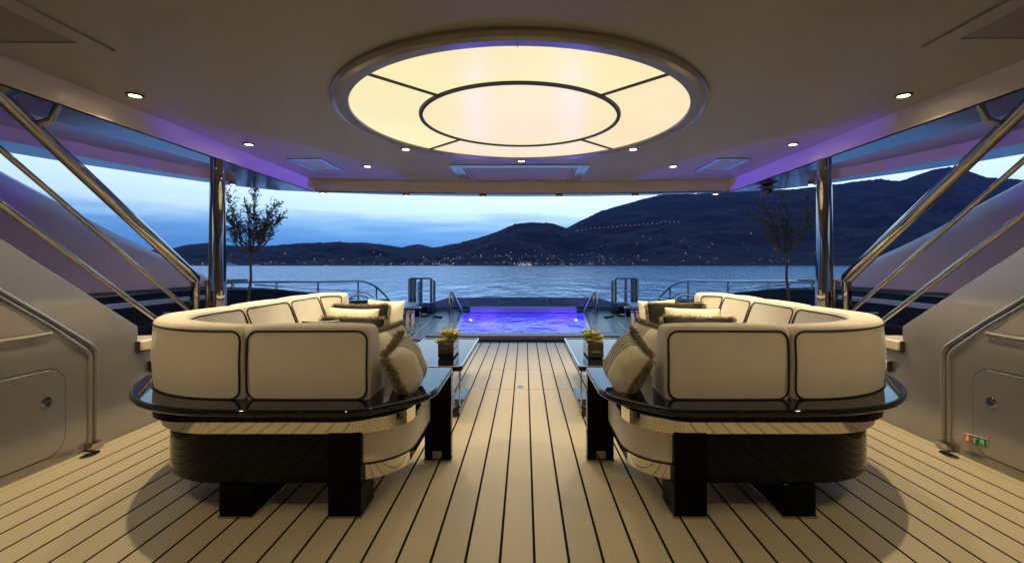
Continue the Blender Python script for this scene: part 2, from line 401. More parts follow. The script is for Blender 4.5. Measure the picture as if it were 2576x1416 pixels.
# ================================================================== SETTING
SEA = -2.0
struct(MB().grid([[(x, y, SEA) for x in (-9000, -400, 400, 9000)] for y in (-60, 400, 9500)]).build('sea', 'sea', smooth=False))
# far hills: skyline measured from the picture (u, v)
SKY = [(-900, 560), (-300, 590), (0, 600), (200, 625), (330, 634), (430, 626), (470, 616), (525, 611), (560, 617), (640, 619), (700, 617), (760, 612), (850, 609), (920, 611), (980, 617), (1030, 627), (1100, 622),
       (1150, 612), (1200, 600), (1250, 583), (1295, 564), (1340, 559), (1390, 562), (1425, 574), (1450, 561), (1500, 536), (1545, 521), (1600, 506), (1660, 490), (1750, 487), (1850, 481), (2000, 476),
       (2100, 464), (2160, 456), (2210, 451), (2262, 456), (2310, 440), (2350, 426), (2390, 420), (2430, 428), (2480, 446), (2600, 455), (2900, 470), (3500, 520)]
YR = [(-900, 2300), (900, 2300), (1200, 2100), (1340, 1900), (1400, 1950), (1470, 2300), (1700, 2600), (3500, 2600)]
SHORE = 1080.0
def hill_pt(u, t):
    yr = interp(YR, u); vr = interp(SKY, u)+noise.noise(Vector((u*.03, 0, 3)))*1.6+noise.noise(Vector((u*.13, 5, 3)))*1.3+abs(noise.noise(Vector((u*.5, 9, 3))))*-2.2
    zr = CZ+(V0-vr)*yr/F
    if t <= 1:
        Y = lerp(SHORE, yr, t); h = (zr-SEA)*(t**1.25)
        x = CX+(u-U0)*Y/F
        h += (noise.fractal(Vector((x*.004, Y*.004, 1)), 1, 2, 6)*55*t*(1-t)*2) + (noise.fractal(Vector((x*.03, Y*.03, 4)), 1, 2, 4)*6*min(1, t*6)*(1-t))
        h = max(h, .5*min(1, t*40))
        return Vector((x, Y, SEA+h))
    Y = yr+(t-1)*900; return Vector((CX+(u-U0)*yr/F, Y, SEA+(zr-SEA)*(2-t)))
rows = []
ts = [i/44 for i in range(45)]+[1.3, 2.0]
for t in ts: rows.append([hill_pt(u, t) for u in range(-900, 3500, 5)])
struct(MB().grid(rows).build('hills', 'hill', smooth=False))
far = [(985, 640), (1005, 625), (1022, 619), (1040, 616), (1052, 614), (1068, 617), (1085, 622), (1120, 632), (1160, 645)]
rows = [[at(u, 666, 5200) for u in range(985, 1161, 5)], [at(u, interp(far, u)+noise.noise(Vector((u*.2, 0, 0)))*.8, 6500) for u in range(985, 1161, 5)], [at(u, 666, 7800) for u in range(985, 1161, 5)]]
struct(MB().grid(rows).build('distant_mountain', 'hill', smooth=False))

# ---------------- deck
AFT_Y = 7.36
hull = [(-4.35, 6.3), (-4.2, 8.0), (-3.92, 9.5), (-3.45, 11.0), (-3.0, 11.9), (-2.45, 12.5)]
POOL_IN = [(-1.13, 7.93), (-1.47, 11.35)]
l = [(-4.4, -2.2)]+hull; full = l+[(-x, y) for x, y in reversed(l)]
pool_hole = [(-1.25, 7.45), (-1.62, 11.9), (1.62, 11.9), (1.25, 7.45)]
grate_hole = [(-1.9, AFT_Y), (-1.9, 7.42), (1.9, 7.42), (1.9, AFT_Y)]
hole = [(-1.55, AFT_Y), (-1.60, 11.9), (1.60, 11.9), (1.55, AFT_Y)]
struct(MB().prism(full, -.12, 0, holes=[hole]).build('deck', 'deck', smooth=False))

# ---------------- ceiling, soffit, roof
CE, SO = 2.35, 2.20
BX = 2.72
aft_in = [(-BX, 6.05), (-1.8, 6.15), (-.9, 6.23), (0, 6.25), (.9, 6.23), (1.8, 6.15), (BX, 6.05)]
openg = [(-BX, -2.2)]+aft_in+[(BX, -2.2)]
edge_l = [(-4.62, -2.2), (-4.6, 2.0), (-4.52, 3.1), (-4.38, 3.85), (-4.22, 4.3), (-4.0, 4.74), (-3.66, 5.33), (-3.42, 5.66), (-3.15, 5.93), (-2.65, 6.1), (-1.8, 6.32), (-.9, 6.44), (0, 6.47)]
roof_poly = edge_l+[(-x, y) for x, y in reversed(edge_l[:-1])]
rec_l = [(-3.15, -1.9), (-3.12, 2.2), (-3.08, 3.23), (-3.01, 3.84), (-2.95, 4.4), (-2.98, 4.85), (-3.2, 5.22), (-3.45, 5.28), (-3.69, 4.70), (-3.87, 4.08), (-3.97, 3.51), (-4.1, 2.2), (-4.12, -1.9)]
rec_l = [tuple(p) for p in rpoly(rec_l, [.02]+[.25]*11+[.02], 4)]
rec_r = [(-x, y) for x, y in reversed(rec_l)]
mb = MB(); loops = [roof_poly, openg, rec_l, rec_r]
tris = tessellate_polygon([[Vector((x, y, 0)) for x, y in lp] for lp in loops]); flat = [p for lp in loops for p in lp]
mb.add([(x, y, SO) for x, y in flat], [tuple(t) for t in tris])
struct(mb.build('soffit', 'soffit', smooth=False))
mb = MB(); n = len(roof_poly)
mb.add([(x, y, SO) for x, y in roof_poly]+[(x*1.01, y+.03, SO+.03) for x, y in roof_poly]+[(x*1.01, y+.03, SO+.30) for x, y in roof_poly],
       [(i, i+1, i+1+n, i+n) for i in range(n-1)]+[(i+n, i+1+n, i+1+2*n, i+2*n) for i in range(n-1)]+[tuple(range(2*n, 3*n))])
struct(mb.build('roof', 'soffit', smooth=False))
struct(MB().add([(x, y, CE) for x, y in openg], [tuple(range(len(openg)))]).build('ceiling', 'ceiling', smooth=False))
for sg in (1, -1):
    S = sg; r_ = rec_l; k = len(r_); c = Vector((-3.5, 3.6))
    inner = [(lerp(x, -3.5, .12), lerp(y, 3.2, .05)) for x, y in r_]
    mb = MB().add([(x, y, SO) for x, y in r_]+[(x, y, SO+.10) for x, y in inner], [(i, (i+1) % k, (i+1) % k+k, i+k) for i in range(k)]+[tuple(range(k, 2*k))])
    struct(mb.build('soffit_recess', 'recess'))
    mb = MB().box(-BX-.03, -BX, -2.2, 6.05, SO, CE)
    struct(mb.build('ceiling_beam', 'fascia', smooth=False))
S = 1
k = len(aft_in)
struct(MB().add([(x, y, SO+.012) for x, y in aft_in]+[(x, y, CE) for x, y in aft_in], [(i, i+1, i+1+k, i+k) for i in range(k-1)]).build('ceiling_fascia', 'fascia'))

# ---------------- bulkhead behind the viewpoint
struct(MB().box(-4.4, 4.4, -2.3, -2.2, 0, CE).build('bulkhead_wall', 'silver', smooth=False))

# ================================================================== SIDE WALLS, STAIRS, WINGS (both sides)
WX = -2.90
for sg in (1, -1):
    S = sg; LR = side('left', 'right')
    wallpoly = [(-2.2, 0), (-2.2, CE), (1.16, CE), (3.50, .78), (3.50, .585), (3.86, .585), (3.86, .40), (4.12, .40), (4.12, .22), (4.38, .22), (4.38, 0)]
    wl = thing('stair_wall', f'pearl grey wall panel with sloping top edge on the {LR} side of the deck', 'wall', (WX, 2.5, 0))
    MB().prism(wallpoly, WX-.06, WX, axis='x').build('panel', 'silver', wl, bevel=.006)
    # raised double bead trim following wall, and the recess ledge
    p1 = [onx(u, v, WX) for u, v in ((224, 1132), (224, 893), (214, 880), (128, 822), (-20, 738), (-400, 520))]
    p2 = [onx(u, v, WX) for u, v in ((240, 1130), (240, 885), (228, 868), (136, 812), (-10, 727), (-400, 505))]
    MB().tube([(WX+.004, y, z) for y, z in rpoly(p1, [0, .02, .02, .05, .3, 0], 4, False)], .010, 8).build('trim_bead', 'silver_trim', wl)
    MB().tube([(WX+.006, y, z) for y, z in rpoly(p2, [0, .02, .02, .05, .3, 0], 4, False)], .013, 8).build('trim_bead', 'silver_trim', wl)
    p3 = [onx(u, v, WX) for u, v in ((128, 838), (60, 850), (-60, 866), (-500, 900))]
    MB().tube([(WX+.004, y, z) for y, z in p3], .012, 8).build('ledge_bead', 'silver_trim', wl)
    p4 = [onx(u, v, WX) for u, v in ((128, 832), (60, 782), (-60, 712), (-400, 560))]
    poly = [onx(u, v, WX) for u, v in ((112, 836), (40, 788), (-60, 735), (-60, 858))]
    MB().prism(poly, WX-.002, WX+.004, axis='x').build('inset_panel', 'recess', wl, bevel=.002)
    y0, z0 = onx(230, 1140, WX)
    MB().prism(rpoly([(y0-.05, 0.005), (y0+.05, 0.005), (y0+.05, .05), (y0-.05, .05)], .02), WX-.001, WX+.045, axis='x').build('trim_foot', 'chrome', wl, bevel=.004)
    # flush door with dark reveal line and latch
    ya = onx(161, 1000, WX)[0]
    zt, zb = .60, .065
    dd = rpoly([(ya, zt), (ya-1.3, zt), (ya-1.3, zb), (ya, zb)], .11, 8)
    grow = rpoly([(ya+.009, zt+.009), (ya-1.309, zt+.009), (ya-1.309, zb-.009), (ya+.009, zb-.009)], .119, 8)
    dr = MB().prism(dd, WX-.002, WX+.009, axis='x').build('door', 'silver', wl, bevel=.003)
    MB().prism(grow, WX-.002, WX+.002, axis='x', holes=[dd]).build('gasket', 'rubber', dr, smooth=False)
    yl, zl = onx(side(125, 203), side(1028, 1012), WX)
    yl, zl = ya-.115, .41
    vs = []
    def disc_x(mb_, r0, r1, x0, x1, cy, cz, seg=24):
        a = [(x0, cy+r0*math.cos(2*math.pi*i/seg), cz+r0*math.sin(2*math.pi*i/seg)) for i in range(seg)]
        b = [(x1, cy+r1*math.cos(2*math.pi*i/seg), cz+r1*math.sin(2*math.pi*i/seg)) for i in range(seg)]
        return mb_.add(a+b, [(i, (i+1) % seg, (i+1) % seg+seg, i+seg) for i in range(seg)]+[tuple(range(seg)), tuple(range(seg, 2*seg))])
    lt = disc_x(MB(), .033, .028, WX+.008, WX+.016, yl, zl).build('latch', 'chrome', dr, bevel=.002)
    disc_x(MB(), .018, .017, WX+.015, WX+.019, yl, zl+.004).build('latch_cap', 'black_gloss', lt) if False else None
    MB().box(WX+.015, WX+.021, yl-.018, yl+.018, zl-.004, zl+.004).build('latch_bar', 'chrome', dr, bevel=.002)
    # drain
    dl = thing('deck_drain', f'oval chrome drain plate on the deck edge by the {LR} wall trim', 'drain', (WX+.12, y0-.13, 0), 'deck drains')
    ov = [(WX+.085+.035*math.cos(a), y0-.10+.065*math.sin(a)) for a in [2*math.pi*i/24 for i in range(24)]]
    MB().prism(ov, .001, .008).build('plate', 'chrome', dl, bevel=.003)
    for q in (-.03, 0, .03): MB().box(WX+.065, WX+.105, y0-.104+q, y0-.096+q, .0085, .0105).build('slot', 'rubber', dl, smooth=False)
    # stairs
    stt = thing('side_stairs', f'cream stair treads with black edging rising behind the {LR} wall', 'stairs', (-3.3, 3.9, 0))
    for i in range(3, 9):
        z = .67-.175*(i-3); y = 3.48+.125*(i-3)*1.95
        if i >= 3: y = [3.485, 3.61, 3.86, 4.11, 4.36, 4.6][i-3]
        if z < .02: continue
        tr = MB().box(-3.78, WX+(.045 if i >= 3 else -.08), y, y+.30, z-.075, z).build('tread', 'tread', stt, bevel=.012)
        MB().box(-3.79, WX+(.03 if i >= 3 else -.09), y-.012, y-.001, z-.085, z-.0).build('edge', 'rubber', tr, smooth=False)
    # handrails
    hr = thing('stair_handrail', f'polished steel handrail of three sloping tubes on the {LR} stair', 'handrail', (WX, 4.1, 0))
    def rail(pts, r, name, seg=14): return MB().tube(pts, r, seg).build(name, 'chrome', hr)
    a = onx(490, 700, WX); b = onx(35, 275, WX)
    top = [(WX, a[0], a[1]-.55), (WX, a[0], a[1]-.05), (WX, a[0]-.012, a[1]-.012), (WX, a[0]-.05, a[1]+.03)]
    sl = (b[1]-a[1])/(b[0]-a[0])
    rail([(WX, a[0], .45), (WX, a[0], a[1]-.03)], .036, 'post')
    rail([(WX+.08, a[0]+.08, .45), (WX+.07, a[0]+.06, a[1]-.02)], .022, 'post')
    rail([(WX, a[0]+.0, a[1]-.05), (WX, a[0], a[1]), (WX, b[0]-(2.25-b[1])/abs(sl), 2.25)], .037, 'top_tube')
    rail([(WX+.01, b[0]+.10, b[1]-.06), (WX+.10, b[0]+.11, b[1]-.03), (WX+.135, b[0]+.12, 2.21)], .020, 'bracket')
    a2 = onx(474, 779, WX); b2 = onx(0, 375, WX); k2 = (b2[1]-a2[1])/(b2[0]-a2[0])
    rail([(WX, a2[0], a2[1]), (WX, 1.9, b2[1]+k2*(1.9-b2[0]))], .0165, 'middle_tube')
    a3 = onx(395, 805, WX); b3 = onx(0, 512, WX); k3 = (b3[1]-a3[1])/(b3[0]-a3[0])
    rail([(WX, a3[0]+.25, a3[1]+k3*.25), (WX, 1.7, b3[1]+k3*(1.7-b3[0]))], .0185, 'lower_tube')
    rail([(WX, a[0], .80), (WX-.35, a[0]+.1, .80)], .014, 'cross_tube')
    # column
    c0 = at(547, 700, 4.2); cxl = c0.x
    cl = thing('steel_column', f'polished steel roof column on the {LR} behind the sofa', 'column', (cxl-.02, 4.2, 0))
    MB().lathe([(.072, 0), (.072, 1.05), (.070, 1.10), (.064, 1.9), (.058, 2.04), (.058, SO)], (cxl, 4.2, 0), 40).build('shaft', 'chrome', cl)
    MB().tube([(cxl-.085, 4.25, 0), (cxl-.085, 4.25, 1.15), (cxl-.05, 4.22, 1.35)], .028, 14).build('side_tube', 'chrome', cl)
    MB().lathe([(.10, 0), (.10, .02), (.075, .03)], (cxl, 4.2, 0), 32).build('base_ring', 'chrome', cl)
    # wing fairing
    sil = [(-900, -60), (-420, 150), (-150, 310), (0, 398), (82, 446), (205, 515), (308, 575), (420, 633), (500, 672), (522, 686), (533, 698), (538, 712), (539, 722)]
    top = catmull([(0, *onx(u, v, -4.35)) for u, v in sil], 5)
    rows = []
    prof = [(.0, 0), (.012, .25), (.022, .5), (.02, .75), (-.02, .93), (-.09, .99), (-.16, 1.0), (-.25, .99), (-.30, .9), (-.30, 0)]
    for p in top: rows.append([(-4.33+d-.10*f, p.y, lerp(.96, max(p.z, .965), f)) for d, f in prof])
    wg = thing('side_wing', f'large glossy lilac grey curved wing panel beyond the {LR} stair', 'panel', (-4.4, 4.8, .96))
    MB().grid(rows, cap=True).build('shell', 'lilac', wg, angle=60)
    MB().box(-4.5, -4.27, -2.0, 6.25, .935, .958).build('seam', 'rubber', wg, smooth=False)
    # bulwark
    hp = [(-4.35, -2.2), (-4.35, 3), (-4.35, 5)]+hull
    hz = [(6.3, .93), (7.5, .86), (8.8, .71), (9.7, .57), (11.2, .30), (12.0, .22), (12.5, .2)]
    path = catmull([(x, y, 0) for x, y in hp], 6)
    bw = thing('bulwark', f'black glossy curved bulwark along the {LR} edge of the aft deck', 'bulwark', (-4.2, 8, 0))
    rows = []; caprows = []
    for i, p in enumerate(path):
        d = (path[min(i+1, len(path)-1)]-path[max(i-1, 0)]).normalized(); nrm = Vector((-d.y, d.x, 0))
        h = interp(hz, p.y)
        rows.append([p-nrm*.03+Vector((0, 0, z)) for z in (-.3, h-.02)]+[p+nrm*.14+Vector((0, 0, z)) for z in (h-.02, -.3)])
        caprows.append([p+nrm*o_+Vector((0, 0, z)) for o_, z in ((-.05, h-.018), (-.055, h), (-.04, h+.012), (.14, h+.012), (.155, h), (.15, h-.018))])
    MB().grid(rows, closed_v=True, cap=True).build('inner_panel', 'hull_black', bw)
    MB().grid(caprows, closed_v=True, cap=True).build('cap', 'soffit', bw)
    MB().box(-4.33, -4.24, 2.0, 6.2, .78, .84).build('moulding', 'silver', bw, bevel=.008)
    MB().box(-4.33, -4.20, 3.0, 6.0, .52, .56).build('ledge', 'hull_black', bw, bevel=.008)
    # stern rail
    rp = [(-4.33, 6.3, .985), (-4.30, 6.9, .985), (-4.22, 7.9, .955), (-4.07, 9.2, .905), (-3.86, 10.0, .885)]
    rp2 = rp+[tuple(at(909, 707, 10.5)), tuple(at(930, 713, 10.75)), tuple(at(949, 724, 10.95)), tuple(at(975, 750, 11.2)), tuple(at(990, 779, 11.4)), (-3.17, 11.45, 0)]
    sr = thing('stern_rail', f'curved stainless guard rail above the {LR} bulwark', 'railing', (-4.1, 9, .6))
    MB().tube(catmull(rp2, 6), .026, 10).build('top_rail', 'dark_chrome', sr)
    mp_ = [tuple(at(640, 716, 7.6)), tuple(at(701, 720, 7.9)), tuple(at(798, 727, 9.2)), tuple(at(901, 732, 10.4)), tuple(at(930, 742, 10.75)), tuple(at(954, 759, 10.95)), tuple(at(975, 780, 11.2))]
    MB().tube(catmull(mp_, 6), .013, 8).build('lower_rail', 'dark_chrome', sr)
    for (u, vt, Y, vb) in ((585, 706, 6.75, 728), (696, 709, 7.9, 738), (800, 708, 9.2, 750), (901, 708, 10.4, 765), (947, 724, 10.9, 785)):
        p = at(u, vt, Y); q = at(u, vb, Y); MB().tube([p, (q.x, q.y, min(q.z, interp(hz, Y)))], .020, 10).build('post', 'dark_chrome', sr)
    MB().prism([(-4.42, 6.35), (-4.2, 6.35), (-4.17, 7.0), (-4.25, 7.15), (-4.40, 6.95)], 1.0, 1.035).build('end_cap', 'black_gloss', sr, bevel=.01)
S = 1

# ================================================================== CEILING FITTINGS
LC = (0, 3.45)
lampo = thing('ceiling_light', 'large round glowing cream ceiling light in black dividers above the sofas', 'ceiling light', (LC[0], LC[1], CE))
MB().lathe([(1.195, -.012), (1.215, -.040), (1.27, -.045), (1.305, -.030), (1.315, -.001)], (LC[0], LC[1], CE), 128, closed=False).build('trim_tmp', 'recess') if False else None
mb = MB(); mb.lathe([(1.198, -.006), (1.198, -.032), (1.204, -.038), (1.272, -.044), (1.300, -.036), (1.315, -.016), (1.316, -.001)], (LC[0], LC[1], CE), 144, closed=True)
mat('bezel', (.27, .235, .235), .26, metal=.1, coat=.3, noise_amt=.04)
bz = mb.build('trim_ring', 'bezel', lampo, angle=14)
for a in (90, 270, 10, 180):
    ca, sa = math.cos(R(a)), math.sin(R(a)); 
    MB().tube([(LC[0]+ca*1.2, LC[1]+sa*1.2, CE-.0425), (LC[0]+ca*1.30, LC[1]+sa*1.30, CE-.040)], .002, 6).build('trim_joint', 'black', bz)
def sector(r0, r1, a0, a1, z, n=40):
    o = [(LC[0]+r1*math.cos(lerp(a0, a1, i/n)), LC[1]+r1*math.sin(lerp(a0, a1, i/n))) for i in range(n+1)]
    i_ = [(LC[0]+r0*math.cos(lerp(a1, a0, i/n)), LC[1]+r0*math.sin(lerp(a1, a0, i/n))) for i in range(n+1)]
    rows = [[(*lerp(Vector(i_[n-i]), Vector(o[i]), q), z) for q in (0, .5, 1)] for i in range(n+1)]
    return MB().grid(rows)
for k_, mt in ((-135, 'glow_yellow'), (-45, 'glow_peach'), (45, 'glow_peach'), (135, 'glow_yellow')):
    sector(.74, 1.20, R(k_), R(k_+90), CE-.022).build('diffuser', mt, lampo)
sector(.0005, .712, 0, 2*math.pi, CE-.024, 96).build('diffuser', 'glow_cream', lampo)
MB().lathe([(.711, -.012), (.711, -.036), (.735, -.036), (.735, -.012)], (LC[0], LC[1], CE), 128, closed=True).build('divider_ring', 'black', lampo)
for a in (45, 135, 225, 315):
    ca, sa = math.cos(R(a)), math.sin(R(a)); px, py = -sa*.008, ca*.008
    q = [(LC[0]+ca*.742-px, LC[1]+sa*.742-py), (LC[0]+ca*1.2-px, LC[1]+sa*1.2-py), (LC[0]+ca*1.2+px, LC[1]+sa*1.2+py), (LC[0]+ca*.742+px, LC[1]+sa*.742+py)]
    MB().prism(q, CE-.034, CE-.012).build('divider_bar', 'black', lampo, smooth=False)

def spot(loc, watt, parent, size=125, rad=.035, col=WARM, blend=.7):
    d = bpy.data.lights.new('lamp_light', 'SPOT'); d.energy = watt; d.color = col; d.spot_size = R(size); d.spot_blend = blend; d.shadow_soft_size = rad
    o = bpy.data.objects.new('lamp_light', d); COL.objects.link(o); o.parent = parent; o.location = Vector(loc)-Vector(parent.location); return o
def downlight(x, y, z, label, watt, r=.047, group='recessed downlights', small=False):
    t = thing('downlight', label, 'downlight', (x, y, z), group)
    if small:
        MB().lathe([(r*1.1, .004), (r*1.1, -.022), (r*.8, -.026), (r*.8, -.012)], (x, y, z), 24).build('trim', 'bezel', t)
        MB().lathe([(.0001, -.030), (r*.6, -.029), (r*.85, -.020), (r*.8, -.012)], (x, y, z), 24).build('lens', 'lens_small', t)
    else:
        MB().lathe([(r*.72, -.001), (r*.72, -.009), (r*.95, -.012), (r*1.08, -.006), (r*1.12, .001)], (x, y, z), 32, closed=True).build('trim', 'black_gloss', t)
        MB().lathe([(.0001, -.004), (r*.73, -.004)], (x, y, z), 24).build('lens', 'lens', t)
    if watt: spot((x, y, z-.035), watt, t, rad=.03)
    return t
for x, y, lab, k_ in ((-2.5, 3.0, 'lit downlight over the left wall, nearest of the left ceiling row', 1.25), (2.5, 3.0, 'lit downlight over the right wall, nearest of the right ceiling row', 1.25),
                  (-2.49, 4.22, 'lit downlight by the left beam, above the steel column', .8), (2.49, 4.22, 'lit downlight by the right beam, above the steel column', .8),
                  (-1.73, 5.17, 'small lit downlight between the left vent and the round light', .8), (1.70, 5.17, 'small lit downlight between the right vent and the round light', .8),
                  (-1.10, 4.40, 'lit downlight touching the round light rim at its far left', .8), (1.07, 4.40, 'lit downlight touching the round light rim at its far right', .8),
                  (0, 4.90, 'lit downlight centred between the round light and the hatch', 1.0)):
    downlight(x, y, CE, lab, LAMP_W*k_)
for x, y in ((-2.5, 1.4), (2.5, 1.4), (-1.0, .7), (1.0, .7), (-2.5, -.6), (2.5, -.6), (0, -.8)):
    downlight(x, y, CE, 'lit downlight in the ceiling over the near end of the deck', LAMP_W*.33, group='downlights over the near deck')
names6 = ['leftmost', 'second from left', 'third from left', 'third from right', 'second from right', 'rightmost']
for (u, v), nm in zip(((812, 482), (1022, 488), (1215, 491), (1407, 491), (1598, 489), (1800, 484)), names6):
    Y = (SO-CZ)*F/(V0-v); p = at(u, v, Y)
    downlight(p.x, min(p.y, 6.40), SO, f'small surface downlight under the aft roof lip, {nm} of six', LAMP_W*.10, r=.042, small=True, group='downlights under the aft roof lip')
for u, nm in ((573, 'left'), (2083-50, 'right')):
    Y = 5.3 if True else 0
    p = Vector((-3.36 if u < 1300 else 3.36, 5.36, SO)); downlight(p.x, p.y, SO, f'small surface downlight on the roof edge beside the {nm} column', LAMP_W*.1, r=.035, small=True, group='downlights on the roof edge')

def frame_panel(name, label, cat, x0, x1, y0, y1, z, wd, m_out, m_in, inset=.006, gap=True, extra=None):
    t = thing(name, label, cat, ((x0+x1)/2*1, (y0+y1)/2, z))
    ou = [(x0, y0), (x1, y0), (x1, y1), (x0, y1)]; inn = [(x0+wd, y0+wd), (x1-wd, y0+wd), (x1-wd, y1-wd), (x0+wd, y1-wd)]
    MB().prism(ou, z-.012, z+.001, holes=[inn]).build('frame', m_out, t, smooth=False)
    g = .008 if gap else 0
    MB().box(x0+wd+g, x1-wd-g, y0+wd+g, y1-wd-g, z-.010, z+.002).build('panel', m_in, t, bevel=.002)
    MB().box(x0+wd, x1-wd, y0+wd, y1-wd, z-.003, z-.001).build('gap', 'black', t, smooth=False)
    if extra: extra(t, x0+wd, x1-wd, y0+wd, y1-wd, z)
    return t
def bars(t, x0, x1, y0, y1, z):
    for xx in (x0+.045, x1-.055): MB().box(xx, xx+.010, y0+.02, y1-.02, z-.012, z-.009).build('slot', 'black', t, smooth=False)
mat('frame_metal', (.36, .38, .42), .16, metal=.8, noise_amt=.12, noise_scale=9, rvar=.05)
frame_panel('ceiling_hatch', 'wide rectangular ceiling hatch with metal frame at the aft end', 'hatch', -.80, .76, 5.08, 6.10, CE, .13, 'frame_metal', 'ceiling', extra=bars)
frame_panel('ceiling_vent', 'small framed ceiling vent near the left aft corner', 'vent', -2.44, -2.08, 4.78, 5.43, CE, .05, 'frame_metal', 'recess', gap=False)
frame_panel('ceiling_vent', 'small framed ceiling vent near the right aft corner', 'vent', 2.03, 2.39, 4.78, 5.43, CE, .05, 'frame_metal', 'recess', gap=False)
mat('hatch_metal', (.30, .26, .22), .30, metal=.6, noise_amt=.05, rvar=.05)
frame_panel('ceiling_hatch', 'brushed overhead hatch in the near left corner of the ceiling', 'hatch', -2.64, -2.07, .7, 2.37, CE, .10, 'ceiling', 'hatch_metal')
frame_panel('ceiling_hatch', 'brushed overhead hatch in the near right corner of the ceiling', 'hatch', 2.04, 2.61, .7, 2.33, CE, .10, 'ceiling', 'hatch_metal')
# dome camera under right soffit
p = (2.95, 5.55, SO)
dc = thing('security_camera', 'dark dome security camera under the roof beside the right column', 'camera', p)
MB().lathe([(.05, 0), (.10, -.02), (.125, -.035), (.125, -.042), (.08, -.048)], p, 32).build('housing', 'bezel', dc)
MB().lathe([(.072, -.046), (.070, -.075), (.05, -.105), (.02, -.118), (.0005, -.12)], p, 32).build('dome', 'black_gloss', dc)

# ================================================================== SOFAS
def sofa():
    LR = side('left', 'right')
    t = thing('sofa', f'cream {LR} sofa with black piping on a glossy black and chrome base', 'sofa', (-1.4, 3.4, 0), 'facing sofas')
    line = rpoly([(-.73, 2.27), (-2.20, 2.27), (-2.20, 4.98), (-1.86, 4.98)], [0, .78, .30, 0], 18, False)
    # arclength table
    cum = [0]
    for a, b in zip(line, line[1:]): cum.append(cum[-1]+(b-a).length)
    TOT = cum[-1]
    def frame(s):
        s = max(0, min(TOT, s)); i = 0
        while i < len(cum)-2 and cum[i+1] < s: i += 1
        f = (s-cum[i])/max(1e-9, cum[i+1]-cum[i]); p = line[i].lerp(line[i+1], f)
        def dirn(j): j = max(0, min(len(line)-2, j)); return (line[j+1]-line[j]).normalized()
        d = (dirn(i-1).lerp(dirn(i), .5) if f < .5 else dirn(i)).normalized() if f < .5 else dirn(i).lerp(dirn(i+1), f-.5).normalized()
        d = dirn(i-1).lerp(dirn(i), .5+f) if f < .5 else dirn(i).lerp(dirn(i+1), f-.5)
        d.normalize(); return p, Vector((d.y, -d.x))    # interior normal (path runs clockwise seen from above)
    ZB, ZT = .575, .945
    prof0 = [(.004, ZB), (-.004, .76), (.008, ZT), (.140, ZT-.004), (.25, .64), (.315, .455), (.10, .50)]
    prof = rpoly(prof0, [.025, .0, .030, .036, 0, .03, .02], 5)
    cxp = sum(p.x for p in prof)/len(prof); czp = sum(p.y for p in prof)/len(prof)
    def pt(s, d, z): p, n_ = frame(s); return Vector((p.x+n_.x*d, p.y+n_.y*d, z))
    cuts = [0, .625, 0, 0, 0, TOT]
    # stations: near cushion, corner cushion, two long, end
    def s_at_y(y):
        s = TOT*.3
        while frame(s)[0].y < y: s += .005
        return s
    cuts = [0, .62, s_at_y(3.42), s_at_y(4.08), s_at_y(4.66), TOT]
    for ci, (a, b) in enumerate(zip(cuts, cuts[1:])):
        a += .006 if ci else 0; b -= .006 if ci < 4 else 0
        n_ = max(14, int((b-a)/.035)); rows = []
        ee = .034
        ss = [a+ee*(1-math.cos(math.pi/2*k/6)) for k in range(6)]+[lerp(a+ee, b-ee, k/n_) for k in range(n_+1)]+[b-ee*(1-math.cos(math.pi/2*(5-k)/6)) for k in range(6)]
        for s in ss:
            e = min(s-a, b-s); q = 1.0
            if e < ee: q = math.sqrt(max(0, 1-(1-e/ee)**2))
            sh = .026*(1-q)
            row = []
            for P in prof:
                d, z = P.x, P.y
                dd = Vector((cxp-d, czp-z)); L_ = dd.length; dd.normalize()
                d += dd.x*sh; z += dd.y*sh
                mid = math.sin(math.pi*min(1, max(0, (s-a)/(b-a))))
                wv = noise.noise(Vector((s*3.1+ci*7, d*5, z*4)))*.006
                d += (-.007*mid if P.x < .1 else .012*mid)+wv; z += (.006*mid if P.y > .9 else 0)+wv*.6
                row.append(pt(s, d, z))
            rows.append(row)
        cu = MB().grid(rows, closed_v=True, cap=True).build('back_cushion', 'canvas', t, angle=70)
        # piping loops on outer and inner face
        def loop(d_of_z, z0, z1, inn):
            m_ = .012; r_ = .05
            sq = rpoly([(a+m_, z0), (b-m_, z0), (b-m_, z1), (a+m_, z1)], r_, 5)
            pts = []
            for i in range(len(sq)):
                p, q = sq[i], sq[(i+1) % len(sq)]; k = max(1, int((q-p).length/.04))
                for j in range(k): pts.append(p.lerp(q, j/k))
            out_ = []
            for s, z in pts:
                mid = math.sin(math.pi*min(1, max(0, (s-a)/(b-a))))
                d = d_of_z(z)+(-.007*mid if not inn else .012*mid)
                out_.append(pt(s, d, z))
            return out_
        MB().tube(loop(lambda z: interp([(.59, .0), (.76, -.006), (.93, .006)], z)-.001, ZB+.012, ZT-.024, False), .0052, 6, closed=True).build('piping', 'piping', cu)
        if ci: MB().tube(loop(lambda z: interp([(.47, .313), (.64, .254), (.92, .150)], z)+.001, .47, ZT-.026, True), .0052, 6, closed=True).build('piping', 'piping', cu)
        else: MB().tube(loop(lambda z: interp([(.47, .313), (.64, .254), (.92, .150)], z)+.001, .47, ZT-.026, True), .0052, 6, closed=True).build('piping', 'piping', cu)
    # seat cushions
    seats = [([(-.565, 2.295), (-1.26, 2.295), (-1.26, 3.12), (-.565, 3.12)], [.27, .03, .03, .10]),
             ([(-1.268, 2.56), (-1.90, 2.56), (-1.98, 3.40), (-1.268, 3.40)], .05),
             ([(-1.22, 3.408), (-1.98, 3.408), (-1.98, 4.10), (-1.22, 4.10)], .05),
             ([(-1.22, 4.108), (-1.98, 4.108), (-1.98, 4.86), (-1.22, 4.86)], [.05, .05, .05, .12])]
